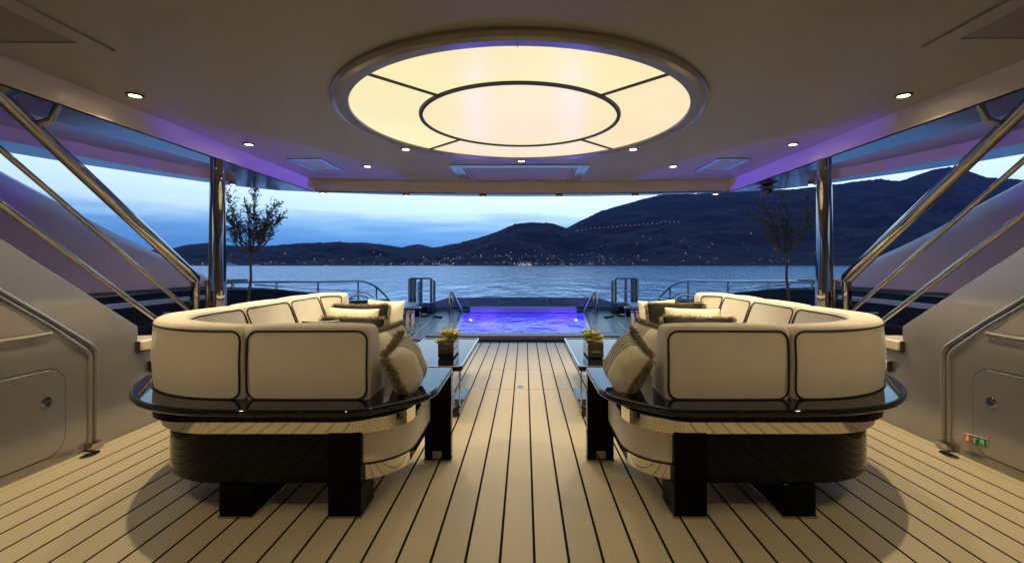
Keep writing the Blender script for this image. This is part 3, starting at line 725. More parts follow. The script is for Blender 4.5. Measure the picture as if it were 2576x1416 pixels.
    for pl, rd in seats:
        pr = rpoly(pl, rd, 8)
        zb_ = .245 if pl[0][0] > -.6 else .295
        se = MB().prism(pr, zb_, .462).build('seat_cushion', 'canvas', t, bevel=.028, bseg=4)
        c_ = sum((Vector(p) for p in pr), Vector((0, 0)))/len(pr)
        for z in (.455, zb_+.007):
            MB().tube([(*(p+(c_-p).normalized()*.006), z) for p in pr], .006, 6, closed=True).build('piping', 'piping', se)
    # tray / arm in black lacquer
    curve = [(p.x, p.y) for p in catmull([(-1.0, 2.10, 0), (-1.30, 2.105, 0), (-1.57, 2.135, 0), (-1.79, 2.215, 0), (-1.96, 2.335, 0), (-2.09, 2.48, 0), (-2.19, 2.65, 0), (-2.27, 2.88, 0), (-2.31, 3.2, 0)], 6)]
    tr = rpoly([(-.43, 2.99), (-.43, 2.36), (-.72, 2.10)], [.015, .35, .30], 8)
    tr = [p for p in tr if True]
    tr = rpoly([(-.43, 2.99), (-.43, 2.36), (-.72, 2.10)]+curve+[(-2.31, 5.10), (-1.75, 5.10), (-1.75, 4.9), (-2.1, 4.9), (-2.1, 3.0), (-1.7, 2.60), (-.90, 2.55), (-.66, 2.99)],
               [.015, .35, .27]+[0]*len(curve)+[.3, .03, .03, .1, .1, .1, .1, .015], 8)
    MB().prism(tr, .548, .585).build('tray', 'lacquer_top', t, bevel=.014, bseg=3)
    under = rpoly([(-.66, 2.22), (-1.78, 2.22), (-2.16, 2.8), (-2.16, 4.95), (-1.3, 4.95), (-1.3, 3.0), (-.66, 3.0)], [.2, .3, .3, .2, .03, .03, .03], 8)
    MB().prism(under, .488, .5475).build('upper_frame', 'lacquer', t, bevel=.004)
    band = rpoly([(-.565, 2.275), (-1.96, 2.275), (-2.02, 3.0), (-2.02, 4.9), (-1.32, 4.9), (-1.32, 3.02), (-.565, 2.70)], [.26, .46, .05, .2, .03, .03, .05], 10)
    MB().prism(band, .413, .487).build('chrome_band', 'chrome_band', t, bevel=.003)
    body = rpoly([(-.775, 2.285), (-1.98, 2.285), (-1.98, 4.85), (-1.34, 4.85), (-1.34, 3.05), (-.775, 3.05)], [.004, .50, .2, .03, .03, .03], 10)
    bz_ = []
    MB().prism(body, .165, .412).build('base_panel', 'lacquer', t, bevel=.006)
    low = rpoly([(-.60, 2.325), (-1.2, 2.325), (-1.2, 3.05), (-.60, 3.05)], [.25, .02, .02, .05], 10)
    MB().prism(low, .160, .240).build('lower_band', 'chrome_band', t, bevel=.003)
    for x0, x1, y0, y1, zt in ((-1.47, -1.31, 2.27, 2.62, .168), (-.935, -.772, 2.27, 2.47, .42)):
        lg = MB().box(x0, x1, y0, y1, .014, zt).build('leg', 'lacquer_leg', t, bevel=.004)
        MB().box(x0-.004, x1+.004, y0-.004, y1+.004, 0, .013).build('foot', 'chrome', lg, bevel=.002)
    for x0, x1, y0, y1, zt in ((-1.9, -1.74, 4.5, 4.7, .168), (-1.5, -1.36, 4.5, 4.7, .168)):
        MB().box(x0, x1, y0, y1, 0, zt).build('leg', 'lacquer_leg', t, bevel=.004)
    lg = MB().box(-.602, -.432, 2.925, 2.99, .014, .5475).build('front_leg', 'lacquer_leg', t, bevel=.008)
    MB().box(-.605, -.429, 2.92, 2.994, 0, .013).build('foot', 'chrome', lg, bevel=.002)
    MB().box(-.55, -.49, 2.918, 2.924, .02, .07).build('foot_clip', 'dark_chrome', lg, bevel=.002)
    return t

# ------------------------------------------------------------------ pillows
def pillow(label, mt, w, h, th, loc, rot, fringe=False, edges=None, piping=None, seed=0, group='throw pillows'):
    rnd = random.Random(seed)
    def P(u, v, sgn):
        x = u*w/2*(1-.075*(1-abs(u))*0-.06*(1-v*v)*abs(u)**3); z = v*h/2*(1-.06*(1-u*u)*abs(v)**3)
        tt = th/2*max(0, (1-abs(u)**3.0))**.55*max(0, (1-abs(v)**3.0))**.55
        wr = noise.noise(Vector((u*2.2+seed, v*2.2, seed*.7)))*.10+noise.noise(Vector((u*5+seed, v*3, seed*.3)))*.06*(abs(u)+abs(v))
        tt *= 1+wr
        return Vector((x, sgn*tt+noise.noise(Vector((u+seed, v, 9)))*.012, z))
    n_ = 26; mb = MB()
    lin = [math.sin(math.pi/2*(-1+2*i/n_)) for i in range(n_+1)]
    for sg in (1, -1): mb.grid([[P(u, v, sg) for u in lin] for v in lin])
    base = MB()
    o = mb.build('throw_pillow', mt, local=True, angle=80, mirror=False)
    ex, ey, ez = rot
    mt_ = Matrix.Rotation(R(ez)*S, 4, 'Z') @ Matrix.Rotation(R(ey)*S, 4, 'Y') @ Matrix.Rotation(R(ex), 4, 'X')
    o.matrix_world = Matrix.Translation((loc[0]*S, loc[1], loc[2])) @ mt_
    tag(o, label, 'pillow', group); WL[o.name] = Vector((0, 0, 0))
    per = []
    for a, b in (((-1, -1), (1, -1)), ((1, -1), (1, 1)), ((1, 1), (-1, 1)), ((-1, 1), (-1, -1))):
        for k in range(24):
            f = k/24; per.append(P(lerp(a[0], b[0], f), lerp(a[1], b[1], f), 0))
    if piping: 
        MB().tube([p for p in per], .005, 6, closed=True).build('piping', piping, o, local=True, mirror=False)
    if fringe:
        mb = MB(); m_ = len(per)
        for i in range(m_):
            if edges and i//24 not in edges: continue
            for q in range(24):
                f = rnd.random(); p = per[i].lerp(per[(i+1) % m_], f); d = Vector((p.x/w, 0, p.z/h))
                tdir = (per[(i+1) % m_]-per[i]).normalized(); nd = Vector((tdir.z, 0, -tdir.x))
                if nd.dot(Vector((p.x, 0, p.z))) < 0: nd = -nd
                d = (nd+Vector((rnd.uniform(-.7, .7), rnd.uniform(-1.1, 1.1), rnd.uniform(-.7, .7)))).normalized()
                ln = rnd.uniform(.018, .042); e = p+d*ln+Vector((0, 0, -.003)); wd = rnd.uniform(.0025, .0045)
                sx = d.cross(Vector((rnd.random(), rnd.random(), rnd.random()))).normalized()*wd; sy = d.cross(sx).normalized()*wd
                mb.add([p+sx, p-sx*.5+sy, p-sx*.5-sy, e+sx*.5, e-sx*.3+sy*.4, e-sx*.3-sy*.4], [(0, 1, 4, 3), (1, 2, 5, 4), (2, 0, 3, 5), (3, 4, 5)])
        mb.build('fringe', 'fringe', o, local=True, mirror=False)
    return o

# ------------------------------------------------------------------ coffee table and planter
def coffee_table():
    LR = side('left', 'right')
    t = thing('coffee_table', f'low glossy black table with chrome edge in front of the {LR} sofa', 'coffee table', (-.78, 4.4, 0), 'low black tables')
    top = rpoly([(-1.09, 3.76), (-.475, 3.76), (-.475, 5.2), (-1.09, 5.2)], .045, 6)
    MB().prism(top, .375, .415).build('table_top', 'lacquer_top', t, bevel=.010, bseg=3)
    rim_in = rpoly([(-1.075, 3.775), (-.49, 3.775), (-.49, 5.185), (-1.075, 5.185)], .035, 6)
    MB().prism(top, .4155, .421, holes=[rim_in]).build('rim', 'chrome', t, smooth=False)
    MB().box(-.60, -.50, 3.78, 4.46, .004, .055).build('base_plate', 'lacquer_top', t, bevel=.008)
    MB().box(-1.05, -.95, 3.78, 4.46, .004, .055).build('base_plate', 'lacquer_top', t, bevel=.008)
    MB().box(-.64, -.58, 3.95, 4.05, .05, .374).build('pedestal', 'chrome', t, bevel=.006)
    MB().box(-1.0, -.94, 3.95, 4.05, .05, .374).build('pedestal', 'chrome', t, bevel=.006)
    p = [(-.50, 3.80, .375), (-.50, 3.80, .12), (-.505, 3.81, .085), (-.53, 3.84, .068), (-.60, 3.86, .066)]
    MB().tube(catmull(p, 4), .007, 8).build('rod', 'chrome', t)
    return t
def rosette(mb, c, r, n, tilt, rnd, droop=.4, wd=.32, up=.9):
    for ring in range(3):
        m_ = max(5, int(n*(1-.25*ring)))
        for i in range(m_):
            a = 2*math.pi*(i+rnd.uniform(-.25, .25)+ring*.5)/m_; lr = r*(1-.26*ring)*rnd.uniform(.85, 1.15)
            out_ = Vector((math.cos(a), math.sin(a), 0)); el_ = lerp(.25, up, ring/2)+rnd.uniform(-.1, .1)
            d = (out_*math.cos(el_)+Vector((0, 0, 1))*math.sin(el_)).normalized(); d = (d+tilt*.5).normalized()
            sd = d.cross(Vector((0, 0, 1))).normalized(); nn = sd.cross(d).normalized()
            c0_ = Vector(c)
            sp = []
            for k, (f, w_) in enumerate(((0, .35), (.35, .95), (.7, 1.0), (.9, .55), (1.0, .06))):
                q = c0_+d*lr*f+nn*(lr*.28*f*f)
                sp.append([q-sd*lr*wd*w_*.5, q-nn*lr*.10*w_, q+sd*lr*wd*w_*.5, q+nn*lr*.05*w_])
            mb.grid(sp, closed_v=True, cap=True)
def planter():
    LR = side('left', 'right'); rnd = random.Random(5 if S == 1 else 11)
    cx_, cy_ = -.665, 4.25
    t = thing('succulent_planter', side('small wooden box of spiky golden and green succulents on the left table', 'small wooden box of round brown and green succulents on the right table'), 'planter', (cx_, cy_, .421), 'table planters')
    z0 = .422; w_, d_ = .068, .17; h_ = .135
    bx = MB()
    bx.box(cx_-w_, cx_+w_, cy_-d_, cy_+d_, z0, z0+.008)
    for i in range(2):
        za, zb = z0+.008+i*.062, z0+.008+i*.062+.058
        bx.box(cx_-w_, cx_+w_, cy_-d_, cy_-d_+.012, za, zb); bx.box(cx_-w_, cx_+w_, cy_+d_-.012, cy_+d_, za, zb)
        bx.box(cx_-w_, cx_-w_+.012, cy_-d_+.013, cy_+d_-.013, za, zb)
        bx.box(cx_+w_-.012, cx_+w_, cy_-d_+.013, cy_+d_-.013, za, zb)
    b_ = bx.build('box', 'wood', t, bevel=.002)
    for i in range(2):
        za = z0+.012+i*.062
        MB().box(cx_+w_+.0005, cx_+w_+.003, cy_-d_+.006, cy_+d_-.006, za, za+.05).build('metal_strip', 'silver', b_, bevel=.001)
    MB().box(cx_-w_+.013, cx_+w_-.013, cy_-d_+.013, cy_+d_-.013, z0+.09, z0+.118).build('soil', 'bark', t)
    if S == -1: MB().box(cx_-.035, cx_+.035, cy_-d_-.004, cy_-d_-.0005, z0+.045, z0+.062).build('name_plate', 'silver', t, bevel=.001)
    zz = z0+.12
    mats3 = ['succulent_gold', 'succulent_green', 'succulent_brown']
    if S == 1:
        spec = [((-.05, -.12, .02), .072, 16, 1, (-.3, -.3)), ((.0, -.04, .075), .09, 18, 0, (.0, -.1)), ((.03, .05, .05), .085, 16, 1, (.2, 0)), ((.01, .12, .07), .08, 18, 0, (.1, .2)), ((-.02, .02, .02), .07, 14, 2, (-.3, 0)), ((.03, -.09, .03), .06, 14, 2, (.2, -.2))]
        wds = .22
    else:
        spec = [((-.03, -.12, .01), .062, 12, 2, (-.2, -.3)), ((.03, -.10, .02), .060, 12, 2, (.2, -.2)), ((-.04, -.03, .04), .065, 13, 0, (-.3, 0)), ((.035, .0, .06), .075, 12, 1, (.3, 0)), ((.0, .09, .06), .075, 12, 0, (0, .2)), ((-.02, .03, .07), .06, 12, 2, (-.2, 0)), ((.05, .10, .07), .07, 12, 1, (.3, .1))]
        wds = .55
    for (ox, oy, oz), r_, n_, mi, (tx, ty) in spec:
        mb = MB(); rosette(mb, (cx_+ox, cy_+oy, zz+oz-.02), r_, n_, Vector((tx, ty, 0)), rnd, wd=wds)
        mb.tube([(cx_+ox*.7, cy_+oy, zz-.02), (cx_+ox, cy_+oy, zz+oz)], .008, 6)
        mb.build('succulent', mats3[mi], t)
    mb = MB()
    for k in range(9):
        p0 = Vector((cx_+rnd.uniform(-.04, .04), cy_+rnd.uniform(-.12, .12), zz+.05)); q = p0+Vector((rnd.uniform(-.09, .05), rnd.uniform(-.05, .08), rnd.uniform(.07, .13)))
        m1 = p0.lerp(q, .5)+Vector((rnd.uniform(-.02, .02), 0, .02)); c_ = catmull([p0, m1, q], 4); mb.tube(c_, .0016, 4)
        for p in c_[3:]:
            a = Vector((rnd.uniform(-1, 1), rnd.uniform(-1, 1), rnd.uniform(-.3, .6))).normalized()*.010; b = a.cross(Vector((0, 0, 1)))*.5
            mb.add([p, p+a*.5+b, p+a, p+a*.5-b], [(0, 1, 2, 3)])
    mb.build('sprigs', 'succulent_green', t)

# ------------------------------------------------------------------ olive trees
def olive(rnd, label, x, y, dens):
    t = thing('olive_tree', label, 'tree', (x, y, 0), 'olive trees')
    MB().lathe([(.16, 0), (.20, .04), (.24, .42), (.25, .44), (.22, .44), (.20, .38), (.0005, .38)], (x, y, 0), 32).build('pot', 'pot', t)
    H_ = 1.42
    tr = MB(); tr.tube(catmull([(x, y, .36), (x-.02, y, .75), (x+.015, y, 1.05), (x+.01, y, 1.28), (x+.03, y, H_)], 5), [.022-.008*i/20 for i in range(21)], 8)
    tips = []
    limbs = [(-.40, .1, .34), (-.24, -.15, .76), (-.05, .1, .60), (.06, -.05, .86), (.30, .12, .70), (.36, -.12, .36), (-.36, -.05, .58), (.12, .25, .55), (-.1, -.28, .5), (.02, .0, .45), (-.16, .1, .30), (.2, .1, .30), (.40, .05, .52)]
    limbs = [(a+rnd.uniform(-.06, .06), b, c+rnd.uniform(-.06, .05)) for a, b, c in limbs]
    for (ax, ay, az_) in limbs:
        p0 = Vector((x+.03, y, H_-.02)); p3 = Vector((x+ax, y+ay, H_+az_)); p1 = p0.lerp(p3, .35)+Vector((ax*.15, ay*.1, -.02)); p2 = p0.lerp(p3, .7)+Vector((rnd.uniform(-.03, .03), rnd.uniform(-.03, .03), .02))
        c_ = catmull([p0, p1, p2, p3], 6); tr.tube(c_, [.011*(1-i/19)+.002 for i in range(19)], 6)
        for i in range(5, 19): tips.append((c_[i], (c_[i]-c_[i-2]).normalized(), i/19))
    sub = []
    for p, d, f in tips:
        for k in range(3 if f > .3 else 1):
            dd = (d*.8+Vector((rnd.uniform(-1, 1), rnd.uniform(-1, 1), rnd.uniform(-.3, .9)))).normalized(); ln = rnd.uniform(.06, .22)
            m1 = p+dd*ln*.5+Vector((0, 0, .01)); q = p+dd*ln; tr.tube([p, m1, q], [.003, .0022, .001], 4); sub.append((p, m1, q, dd))
    # one stray low branch
    s0 = Vector((x-.02, y, H_-.04)); s1 = Vector((x-.55, y+.05, H_+.05)); c_ = catmull([s0, s0.lerp(s1, .5)+Vector((0, 0, -.06)), s1], 6); tr.tube(c_, .004, 5)
    for i in range(5, 13): sub.append((c_[i], c_[i], c_[i]+Vector((rnd.uniform(-.1, .0), rnd.uniform(-.05, .05), rnd.uniform(-.04, .1))), Vector((-1, 0, .3))))
    tr.build('trunk', 'bark', t)
    lv = MB()
    for p, m1, q, dd in sub:
        for k in range(int(11*dens)):
            f = rnd.random(); c_ = p.lerp(q, f) if m1 == p else (p.lerp(m1, f*2) if f < .5 else m1.lerp(q, f*2-1))
            d = (dd*.7+Vector((rnd.uniform(-1, 1), rnd.uniform(-1, 1), rnd.uniform(-.6, 1)))).normalized(); ln = rnd.uniform(.026, .048)
            s_ = d.cross(Vector((rnd.uniform(-1, 1), rnd.uniform(-1, 1), rnd.uniform(-1, 1)))).normalized()*ln*.2
            lv.add([c_, c_+d*ln*.5+s_, c_+d*ln, c_+d*ln*.5-s_], [(0, 1, 2, 3)])
    lv.build('crown', 'leaf', t, smooth=False)

for sg in (1, -1):
    S = sg; LR = side('left', 'right')
    sofa(); coffee_table(); planter()
    if S == 1:
        pillow('cream and striped pillow with thick grey fringe on the near arm of the left sofa', 'striped_port', .28, .27, .19, (-.612, 2.49, .70), (-20, -16, 86), fringe=True, edges=(2, 3), seed=3)
        pillow('striped fringed pillow tucked behind the front pillow on the left sofa', 'striped_port', .38, .34, .15, (-.84, 3.02, .66), (-14, -4, 70), fringe=True, edges=(2, 3), seed=4)
        pillow('cream pillow with woven stripes and black foot at the aft end of the left sofa', 'striped_foot', .42, .42, .17, (-1.46, 4.92, .66), (-8, 2, -8), seed=5)
        pillow('black pillow with grey fringe standing at the back of the left pillow pile', 'dark_cloth', .56, .46, .14, (-1.64, 4.70, .60), (-6, 0, 0), fringe=True, seed=6)
        pillow('plain cream pillow in the middle of the left pillow pile', 'cream', .48, .38, .19, (-1.60, 4.38, .645), (-8, 2, 3), seed=7)
        pillow('black pillow with grey fringe in front of the cream one on the left sofa', 'dark_cloth', .56, .38, .13, (-1.50, 4.10, .575), (-8, 1, 0), fringe=True, seed=8)
        pillow('black pillow with white piping low at the front of the left pillow pile', 'dark_cloth', .30, .32, .12, (-1.66, 3.80, .625), (-10, 0, 4), piping='canvas', seed=9)
        pillow('small cream pillow lying on the left sofa seat behind the near back', 'cream', .34, .30, .13, (-1.12, 3.60, .58), (-18, 6, 20), piping='piping', seed=10)
    else:
        pillow('cream and striped pillow with thick grey fringe on the near arm of the right sofa', 'striped_starboard', .30, .28, .19, (-.592, 2.51, .705), (-24, -20, 82), fringe=True, edges=(1, 2), seed=13)
        pillow('striped fringed pillow tucked behind the front pillow on the right sofa', 'striped_starboard', .38, .34, .15, (-.83, 3.02, .68), (-14, -4, 70), fringe=True, edges=(1, 2), seed=14)
        pillow('cream pillow with woven stripes and black foot at the aft end of the right sofa', 'striped_foot', .42, .42, .17, (-1.46, 4.92, .66), (-8, 2, -8), seed=15)
        pillow('black pillow with grey fringe standing at the back of the right pillow pile', 'dark_cloth', .56, .46, .14, (-1.55, 4.62, .62), (-6, 0, 0), fringe=True, seed=16)
        pillow('cream pillow with black piping in the middle of the right pillow pile', 'cream', .52, .38, .19, (-1.60, 4.30, .655), (-8, -1, 3), piping='piping', seed=17)
        pillow('black pillow with grey fringe in front of the cream one on the right sofa', 'dark_cloth', .62, .38, .13, (-1.56, 4.05, .585), (-8, -2, 0), fringe=True, seed=18)
        pillow('black pillow with white piping low at the front of the right pillow pile', 'dark_cloth', .36, .32, .12, (-1.66, 3.78, .60), (-10, 0, 4), piping='canvas', seed=19)
    olive(random.Random(21 if S == 1 else 33), f'slender olive tree in a pot behind the {LR} sofa', side(-3.84, -3.74), 6.5, side(.75, .35))
S = 1

# ================================================================== POOL
pw = thing('plunge_pool', 'violet lit plunge pool sunk in the aft deck', 'pool', (0, 9.6, 0))
def xin(y, e=0): return lerp(-1.13, -1.47, (y-7.93)/(11.35-7.93))-e
Y0, Y1 = 7.93, 11.35
basin = [(xin(Y0), Y0), (xin(Y1), Y1), (-xin(Y1), Y1), (-xin(Y0), Y0)]
bo = [(xin(Y0)-.08, Y0-.08), (xin(Y1)-.08, Y1+.08), (-xin(Y1)+.08, Y1+.08), (-xin(Y0)+.08, Y0-.08)]
mb = MB(); mb.add([(x, y, -.95) for x, y in basin]+[(x, y, .045) for x, y in basin]+[(x, y, .045) for x, y in bo]+[(x, y, -1.05) for x, y in bo],
    [(0, 1, 2, 3)]+[(i, (i+1) % 4, (i+1) % 4+4, i+4) for i in range(4)]+[(i+4, (i+1) % 4+4, (i+1) % 4+8, i+8) for i in range(4)]+[(i+8, (i+1) % 4+8, (i+1) % 4+12, i+12) for i in range(4)])
mb.build('basin', 'pool_tile', pw, smooth=False)
MB().box(xin(9.6)+.02, -1.10, 8.2, 11.3, -.94, -.58).build('bench', 'pool_tile', pw, smooth=False)
MB().box(1.10, -xin(9.6)-.02, 8.2, 11.3, -.94, -.58).build('bench', 'pool_tile', pw, smooth=False)
o = MB().grid([[(lerp(xin(y)+.004, -xin(y)-.004, i/2), y, .052) for i in range(3)] for y in (Y0+.004, 9.6, Y1-.004)]).build('pool_water', 'pool_water', smooth=False)
o['kind'] = 'structure'; o['label'] = 'rippling violet water in the plunge pool'
# front coping
MB().prism(rpoly([(-1.60, 7.58), (1.60, 7.58), (1.60, 7.925), (-1.60, 7.925)], [.06, .06, .01, .01], 4), .006, .078).build('front_coping', 'coping_front', pw, bevel=.015, bseg=3)
def coplight(x, y, z):
    MB().lathe([(.0005, .006), (.035, .006), (.04, 0)], (x, y, z), 16).build('step_light', 'lens_small', pw)
for sg in (1, -1):
    S = sg
    ins = [(xin(y, .07), y) for y in (7.93, 11.0)]
    pan = [ins[0], (-1.60, 7.93), (-1.80, 10.45), (-2.10, 10.72), (-2.20, 11.75), (-1.5, 11.75), (xin(11.35, .07), 11.36), ]
    pan = [(xin(7.93, .085), 7.93), (-1.60, 7.93), (-1.80, 10.40), (-2.08, 10.62), (-2.17, 11.60), (-1.66, 11.60), (xin(11.4, .085), 11.4)]
    MB().prism(pan, .006, .078).build('side_coping', 'coping', pw, bevel=.01)
    low_ = [(-1.61, 7.50), (-1.80, 7.50), (-2.06, 10.6), (-1.82, 10.38)]
    MB().prism(low_, .004, .032).build('step_plate', 'coping_front', pw, bevel=.006)
    MB().tube([(-1.82, 7.52, .03), (-2.08, 10.6, .03)], .008, 6).build('edge_strip', 'silver', pw)
    st_ = [(xin(7.93, .004), 7.935), (xin(7.93, .08), 7.935), (xin(11.0, .08), 11.0), (xin(11.0, .004), 11.0)]
    MB().prism(st_, .046, .066).build('overflow_channel', 'silver', pw, bevel=.003)
    # pool handrail
    ph = thing('pool_handrail', f'bent tube grab rail at the {side("left","right")} rear corner of the pool', 'handrail', (-1.76, 10.95, .08), 'pool grab rails')
    MB().tube([(-1.74, 10.95, .079), (-1.74, 10.95, .56), (-1.73, 10.97, .60), (-1.70, 11.0, .59), (-1.47, 11.25, .055)], .028, 12).build('tube', 'chrome', ph)
    MB().tube([(-1.68, 11.0, .079), (-1.68, 11.0, .50), (-1.71, 11.0, .56)], .018, 10).build('stay', 'chrome', ph)
    for (lx, ly) in ((-1.55, 8.9), (-1.68, 9.9)): MB().box(lx-.03, lx+.03, ly-.02, ly+.02, .0785, .082).build('cleat', 'silver', pw, bevel=.002)
S = 1
for x in (-.55, .55): MB().box(x-.045, x+.045, 7.70, 7.72, .0785, .083).build('step_light', 'silver', pw, bevel=.002)
MB().box(-1.32, 1.32, 11.36, 11.62, .05, .19).build('rear_ledge', 'purple_bench', pw, bevel=.02)
MB().box(-2.3, 2.3, 11.63, 12.3, -.1, .10).build('rear_shelf', 'coping', pw, bevel=.01)
# drain grate in front of the pool
dg = thing('pool_grate', 'narrow black drain grate between the planks and the pool', 'grate', (0, 7.45, 0))
MB().box(-1.54, 1.54, AFT_Y+.005, 7.575, -.13, -.06).build('channel', 'black', dg, smooth=False)
gm = MB()
for i in range(75):
    x = -1.5+i*3.0/74; gm.box(x-.011, x+.011, AFT_Y+.05, 7.53, -.022, -.008)
gm.box(-1.53, 1.53, AFT_Y+.035, AFT_Y+.05, -.025, -.004); gm.box(-1.53, 1.53, 7.53, 7.545, -.025, -.004)
gm.build('bars', 'grate', dg, smooth=False)
# underwater lamps
VI = (.18, .07, 1.0)
VI = (.13, .035, 1.0)
for x, y, z, e, lb in ((-1.22, 9.7, -.40, 1, 'violet lamp under water on the left pool wall'), (1.22, 9.7, -.40, 1, 'violet lamp under water on the right pool wall'),
                       (-1.28, 11.22, -.10, 0, 'violet lamp under water at the far left pool corner'), (1.28, 11.22, -.10, 0, 'violet lamp under water at the far right pool corner')):
    ul = thing('underwater_light', lb, 'underwater light', (x, y, z), 'underwater pool lights')
    MB().lathe([(.0005, .03), (.03, .025), (.045, 0), (.03, -.03), (.0005, -.035)], (x, y, z), 20).build('lens', 'under_lens', ul)
    def lamp(kind, e_, off, rot=(0, 0, 0), size=140, col=VI):
        d = bpy.data.lights.new('lamp_light', kind); d.energy = e_; d.color = col; d.shadow_soft_size = .03
        if kind == 'SPOT': d.spot_size = R(size); d.spot_blend = .25
        lo = bpy.data.objects.new('lamp_light', d); COL.objects.link(lo); lo.parent = ul; lo.location = off; lo.rotation_euler = rot
    if e:
        sg_ = -math.copysign(1, x); lamp('SPOT', 60, (sg_*.1, 0, .06), (math.pi, 0, 0), 110); lamp('POINT', 26, (sg_*.25, -.2, .05), col=(.30, .18, 1)); lamp('SPOT', 130, (sg_*.2, .1, .1), (R(98), 0, 0), 110)
        aim = Vector((-2.72*math.copysign(1, x), 5.15, 2.20))-Vector((x+sg_*.08, y, z+.06)); lamp('SPOT', 1800, (sg_*.08, 0, .06), aim.to_track_quat('-Z', 'Y').to_euler(), 19)
    else: lamp('POINT', 3, (0, -.06, .03))
# glass screen aft of the pool
gs = thing('glass_screen', 'low tinted glass screen with posts behind the pool', 'screen', (0, 12, .1))
pts = [(-2.45, 11.55, .24), (-1.96, 12.0, .37), (-.66, 12.1, .375), (.62, 12.1, .375), (1.93, 12.0, .37), (2.42, 11.55, .24)]
for i, (a, b) in enumerate(zip(pts, pts[1:])):
    MB().add([(a[0], a[1], .12), (b[0], b[1], .12), (b[0], b[1], b[2]), (a[0], a[1], a[2]), (a[0], a[1]+.015, .12), (b[0], b[1]+.015, .12), (b[0], b[1]+.015, b[2]), (a[0], a[1]+.015, a[2])],
             [(0, 1, 2, 3), (4, 5, 6, 7), (0, 1, 5, 4), (3, 2, 6, 7), (0, 3, 7, 4), (1, 2, 6, 5)]).build('pane', 'tinted_glass', gs, smooth=False)
for p in pts[1:-1]: MB().box(p[0]-.032, p[0]+.032, p[1]-.03, p[1]-.004, .10, p[2]+.008).build('post', 'purple_bench', gs, bevel=.004)
MB().tube([(x, y+.008, z+.006) for x, y, z in pts], .010, 8).build('top_rail', 'bezel', gs)
MB().tube([(x, y+.008, .115) for x, y, z in pts], .022, 6).build('bottom_rail', 'black_gloss', gs)
for sg in (1, -1):
    S = sg; LR = side('left', 'right')
    wb = thing('fairlead_housing', f'dark angular mooring housing beside the {LR} end of the glass screen', 'housing', (-2.45, 11.2, 0))
    MB().prism([(11.0, 0), (11.5, 0), (11.5, .22), (11.35, .33), (11.1, .33), (11.0, .25)], -2.62, -2.27, axis='x').build('casing', 'black_gloss', wb, bevel=.015)
    MB().tube([(-2.45, 10.99, .06), (-2.40, 10.93, .06), (-2.30, 10.99, .06)], .018, 8).build('hook', 'chrome', wb)
    gt = thing('boarding_gate', f'square chrome boarding rail frame at the {LR} stern', 'railing', (-2.6, 12.1, 0), 'boarding rail frames')
    MB().tube([(-2.94, 12, -.1), (-2.94, 12, .88)], .062, 18).build('post', 'dark_chrome', gt)
    MB().tube([(-2.84, 12.05, -.1), (-2.84, 12.05, .88)], .045, 16).build('post', 'dark_chrome', gt)
    MB().tube([(-2.80, 12.6, .1), (-2.80, 12.6, .88)], .045, 16).build('post', 'dark_chrome', gt)
    MB().tube([(-2.40, 12, 0), (-2.40, 12, .88)], .035, 14).build('post', 'dark_chrome', gt)
    MB().tube([(-2.28, 11.8, 0), (-2.28, 11.8, .82)], .035, 14).build('post', 'dark_chrome', gt)
    MB().tube([(-2.94, 12, .885), (-2.40, 12, .885), (-2.27, 11.78, .82)], .024, 10).build('top_rail', 'dark_chrome', gt)
    MB().tube([(-2.94, 12, .55), (-2.40, 12, .55), (-2.27, 11.78, .52)], .012, 8).build('middle_rail', 'dark_chrome', gt)
    MB().box(-2.83, -2.72, 12.30, 12.31, .1, .78).build('glass_pane', 'clear_glass', gt, smooth=False) if S == 1 else None
    # side table
    sx_, sy_ = -1.96, 8.15
    tb = thing('side_table', f'round black side table on chrome legs, {LR} of the pool', 'side table', (sx_, sy_, 0), 'round side tables')
    MB().lathe([(.0005, .455), (.16, .455), (.17, .465), (.17, .487), (.155, .495), (.14, .492), (.135, .484), (.0005, .484)], (sx_, sy_, 0), 40).build('table_top', 'black_gloss', tb)
    for dx, w_ in ((-.07, .04), (.02, .038)): MB().box(sx_+dx-w_/2-.01, sx_+dx+w_/2+.01, sy_-.04, sy_+.02, .0, .455).build('leg', 'chrome_band', tb, bevel=.006)
    MB().tube([(sx_+.145, sy_, .455), (sx_+.145, sy_, .02), (sx_+.05, sy_+.02, .012)], .006, 8).build('rod', 'chrome', tb)
    MB().lathe([(.13, .0), (.13, .010), (.02, .014)], (sx_, sy_, 0), 32).build('foot', 'chrome', tb)
    # low bench by the bulwark
    bb = thing('aft_bench', f'low lilac bench slab beyond the side table on the {LR}', 'bench', (-2.5, 10.2, 0), 'low aft benches')
    MB().prism([(-2.25, 9.0), (-3.0, 9.0), (-3.0, 10.9), (-2.45, 10.9)], .26, .36).build('slab', 'purple_bench', bb, bevel=.02)
    MB().prism([(-2.40, 9.2), (-2.95, 9.2), (-2.95, 10.8), (-2.55, 10.8)], 0, .259).build('plinth', 'black_gloss', bb, bevel=.01)
    fl = thing('mooring_fairlead', f'black mooring box with chrome ring by the {LR} stern rail', 'fairlead', (-3.35, 9.9, 0))
    MB().prism([(-3.75, 9.5), (-3.1, 9.7), (-3.0, 10.3), (-3.5, 10.4)], 0, .50).build('box', 'black_gloss', fl, bevel=.03)
    a_ = [(-3.40+.22*math.cos(q), 9.55+.02*math.sin(q), .50+.10*math.sin(q)) for q in [2*math.pi*i/24 for i in range(24)]]
    MB().tube(a_, .018, 8, closed=True).build('ring', 'chrome', fl)
S = 1

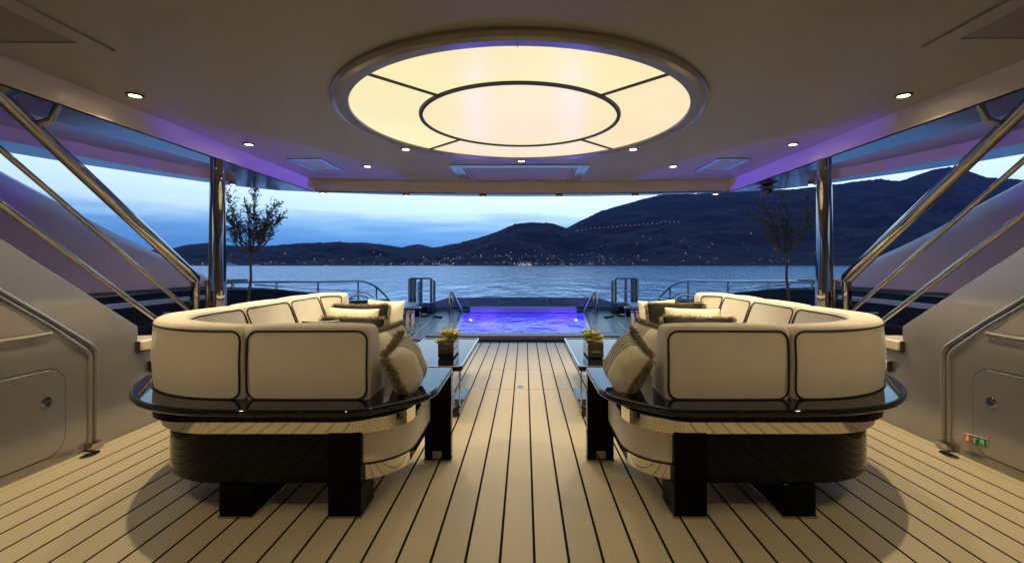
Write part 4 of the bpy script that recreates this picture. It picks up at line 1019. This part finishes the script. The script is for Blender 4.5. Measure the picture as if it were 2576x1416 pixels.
# centre deck hatch with lifting ring
hh = thing('deck_hatch', 'flush deck hatch outline with small chrome disc on the centre planks', 'hatch', (.02, 4.9, 0))
out_p = rpoly([(-.43, 4.62), (.50, 4.62), (.50, 5.5), (-.43, 5.5)], .10, 6)
mat('hatch_line', (.22, .17, .12), .6)
MB().tube([(p.x, p.y, .0002) for p in out_p], .0016, 4, closed=True).build('outline', 'hatch_line', hh)
p = at(1309, 973, 1450/(973-665))
MB().lathe([(.0005, .004), (.028, .004), (.036, .001)], (p.x, p.y, 0), 24).build('lifting_disc', 'chrome', hh)

# safety label on the right door
def label_sign():
    t = thing('safety_label', 'small red and green safety label on the right wall door', 'sign', (2.885, 2.8, .15))
    yR, zt_ = onx(2*U0-2483-0, 1100, WX)      # mirrored measure
    X = 2.890
    def yz(u, v): Y = (X-CX)*F/(u-U0); return Y, CZ-(v-V0)*Y/F
    def quad(us, vs_a, vs_b, m, name, dx=0, par=None):
        (u0, u1) = us
        c = [yz(u0, vs_a[0]), yz(u1, vs_b[0]), yz(u1, vs_b[1]), yz(u0, vs_a[1])]
        mb = MB(); mb.prism(c, X-.004-dx, X-dx, axis='x'); return mb.build(name, m, par or t, smooth=False)
    quad((2428, 2486), (1088, 1109), (1104, 1127), 'sign_white', 'backing')
    cells = [((2429, 2446), (1089.5, 1109), (1094, 1114), 'sign_red'), ((2448, 2464), (1094.5, 1115), (1099, 1119.5), 'sign_green'), ((2466, 2484), (1099.5, 1120), (1104.5, 1125.5), 'sign_green')]
    for us, va, vb, m in cells: quad(us, va, vb, m, 'field', .0045)
    def blob(u0, u1, v0, v1): quad((u0, u1), (v0, v1), (v0+.5, v1+.5), 'sign_white', 'symbol', .009)
    blob(2436, 2440, 1094, 1097); blob(2434.5, 2441.5, 1098.5, 1107.5)
    blob(2454.5, 2457.5, 1101, 1113); blob(2451, 2461, 1101.5, 1104.5)
    blob(2471, 2479, 1105.5, 1108); blob(2471, 2473, 1108, 1112); blob(2477, 2479, 1108.3, 1120); blob(2471, 2479, 1112, 1114)
label_sign()

# ================================================================== FAR SHORE: houses, lamps, boats
rnd = random.Random(99)
hm = {}
def house_proto():
    t = thing('hillside_house', 'pale house on the dark far hillside', 'house', (0, 0, 0), 'houses on the far hillside')
    wl_ = MB().box(-6, 6, -4, 4, -4, 6).build('wall', 'house_wall', t, smooth=False)
    MB().add([(-6.5, -4.5, 6), (6.5, -4.5, 6), (6.5, 4.5, 6), (-6.5, 4.5, 6), (-3, 0, 8.5), (3, 0, 8.5)], [(0, 1, 5, 4), (1, 2, 5), (2, 3, 4, 5), (3, 0, 4), (0, 1, 2, 3)]).build('roof', 'house_roof', t, smooth=False)
    return t
def copy_thing(o, loc, sc=1, rz=0):
    c = o.copy(); COL.objects.link(c); c.location = loc; c.scale = (sc, sc, sc*.9); c.rotation_euler = (0, 0, rz)
    for ch in o.children:
        d = ch.copy(); COL.objects.link(d); d.parent = c
    return c
hpz = house_proto(); first = True
lit = MB()
def place_house(u, t):
    global first
    p = hill_pt(u, t); s = rnd.uniform(.3, .75)
    if first: hpz.location = p; first = False; return
    copy_thing(hpz, p, s, rnd.uniform(-.6, .6))
for i in range(150):
    u = rnd.choice([rnd.gauss(1480, 120), rnd.gauss(1700, 160), rnd.uniform(1050, 1400), rnd.uniform(560, 1000)]); place_house(u, abs(rnd.gauss(.02, .16))+.012)
lp = MB(); lp.lathe([(.0005, 1.1), (.8, .8), (1.1, 0), (.8, -.8), (.0005, -1.1)], (0, 0, 0), 8)
def lamp_proto(mt, label, group):
    t = MB(); t.lathe([(.0005, 6.9), (.7, 6.6), (1.0, 6), (.7, 5.4), (.0005, 5.1)], (0, 0, 0), 8); 
    e = thing('street_lamp', label, 'street lamp', (0, 0, 0), group)
    MB().tube([(0, 0, -2), (0, 0, 5.2)], .15, 5).build('mast', 'bark', e); t.build('lamp_globe', mt, e)
    return e
lw = lamp_proto('town_light', 'tiny orange lit lamp among the town lights on the far shore', 'orange town lights on the far shore')
lww = lamp_proto('town_light_white', 'tiny pale lit lamp among the town lights on the far shore', 'pale town lights on the far shore')
used = {lw.name: False, lww.name: False}
def put_lamp(pr, p, sc):
    if not used[pr.name]: used[pr.name] = True; pr.location = p; pr.scale = (sc, sc, sc); return
    copy_thing(pr, p, sc)
for i in range(125):
    k = rnd.random()
    if k < .36: u = rnd.choice([rnd.gauss(1330, 30), rnd.gauss(1420, 60), rnd.gauss(1500, 50), rnd.uniform(500, 1150), rnd.gauss(1090, 40), rnd.uniform(1600, 2000)]); t = rnd.uniform(.004, .03)
    elif k < .8: u = rnd.choice([rnd.gauss(1450, 110), rnd.gauss(1250, 90), rnd.uniform(1600, 2000), rnd.uniform(1600, 2060), rnd.uniform(930, 1150)]); t = abs(rnd.gauss(0, .13))+.02
    else: u = rnd.uniform(560, 1350); t = rnd.uniform(.02, .5)
    p = hill_pt(u, min(t, .8)); d = p.y/1080
    put_lamp(rnd.choice([lw, lww]), p+Vector((0, -6, 0)), rnd.uniform(.35, .85)*d)
# corniche road: an even row of lights climbing the mountain flank
def find_t(u, v):
    for i in range(1, 100):
        p = hill_pt(u, i/100)
        if V0-(p.z-CZ)*F/p.y < v: return i/100
    return .9
rl = lamp_proto('town_light_white', 'tiny lamp in the even row climbing the mountain road', 'road lamps on the mountain'); used[rl.name] = False
for i in range(24):
    f = i/23; u = lerp(1452, 1705, f); v = interp([(0, 583), (.35, 574), (.7, 567), (1, 562)], f)
    put_lamp(rl, hill_pt(u, find_t(u, v))+Vector((0, -10, -2)), .62*hill_pt(u, .4).y/1080)
# hotel with lit front
ht = thing('waterfront_hotel', 'brightly lit low building at the water line of the far shore', 'building', (at(1322, 668, 1075).x, 1075, SEA))
hc = at(1322, 668, 1075)
MB().box(hc.x-16, hc.x+16, 1076, 1090, SEA-.5, SEA+11).build('wall', 'house_wall', ht, smooth=False)
for j in range(2):
    for i in range(9):
        if (i*7+j*3) % 4 == 3: continue
        MB().box(hc.x-15+i*3.4, hc.x-13.6+i*3.4, 1075.5, 1075.9, SEA+.8+j*3.3, SEA+2.2+j*3.3).build('window', 'town_light' if (i+j) % 2 else 'town_light_white', ht, smooth=False)
def boat(u, Y, ln, label):
    x = at(u, 668, Y).x; t = thing('anchored_yacht', label, 'boat', (x, Y, SEA), 'boats anchored off the far shore')
    h_ = ln*.07
    MB().prism([(x-ln/2, Y-ln*.1), (x+ln*.38, Y-ln*.1), (x+ln/2, Y), (x+ln*.38, Y+ln*.1), (x-ln/2, Y+ln*.1)], SEA-.3, SEA+h_).build('hull', 'boat_white', t, bevel=.2)
    c = MB().prism([(x-ln*.4, Y-ln*.07), (x+ln*.22, Y-ln*.07), (x+ln*.26, Y+ln*.07), (x-ln*.4, Y+ln*.07)], SEA+h_, SEA+h_*2.0).build('cabin', 'boat_white', t, smooth=False)
    MB().box(x-ln*.36, x+ln*.2, Y-ln*.071-.1, Y-ln*.07, SEA+h_*1.25, SEA+h_*1.75).build('window', 'boat_glass', c, smooth=False)
    MB().box(x-ln*.25, x+ln*.08, Y-ln*.05, Y+ln*.05, SEA+h_*2.0, SEA+h_*2.6).build('flybridge', 'boat_white', t, smooth=False)
    MB().tube([(x-ln*.05, Y, SEA+h_*2.6), (x-ln*.07, Y, SEA+h_*4.2)], ln*.006, 5).build('mast', 'boat_white', t)
boat(580, 800, 26, 'white motor yacht anchored beside the left column'); boat(645, 930, 17, 'small motor boat beside the left olive trunk')
boat(1120, 950, 24, 'grey motor yacht anchored left of the lit waterfront building'); boat(822, 960, 12, 'little boat with tall mast near the lights on the left shore'); boat(1303, 980, 7, 'very small boat alone left of the waterfront building')
# ------------------------------------------------------------------ evening air
hz_ = MB().box(-7600, 7600, -55, 8200, SEA-1, 760).build('haze', 'black', smooth=False)
hm_ = bpy.data.materials.new('haze_air'); hm_.use_nodes = True; t_ = hm_.node_tree; t_.nodes.remove(t_.nodes['Principled BSDF'])
pv = t_.nodes.new('ShaderNodeVolumePrincipled'); pv.inputs['Color'].default_value = (.22, .25, 1, 1); pv.inputs['Density'].default_value = .000036; pv.inputs['Anisotropy'].default_value = 0
t_.links.new(pv.outputs[0], t_.nodes['Material Output'].inputs['Volume']); hz_.data.materials.clear(); hz_.data.materials.append(hm_)
hz_['kind'] = 'stuff'; hz_['label'] = 'thin blue evening haze'
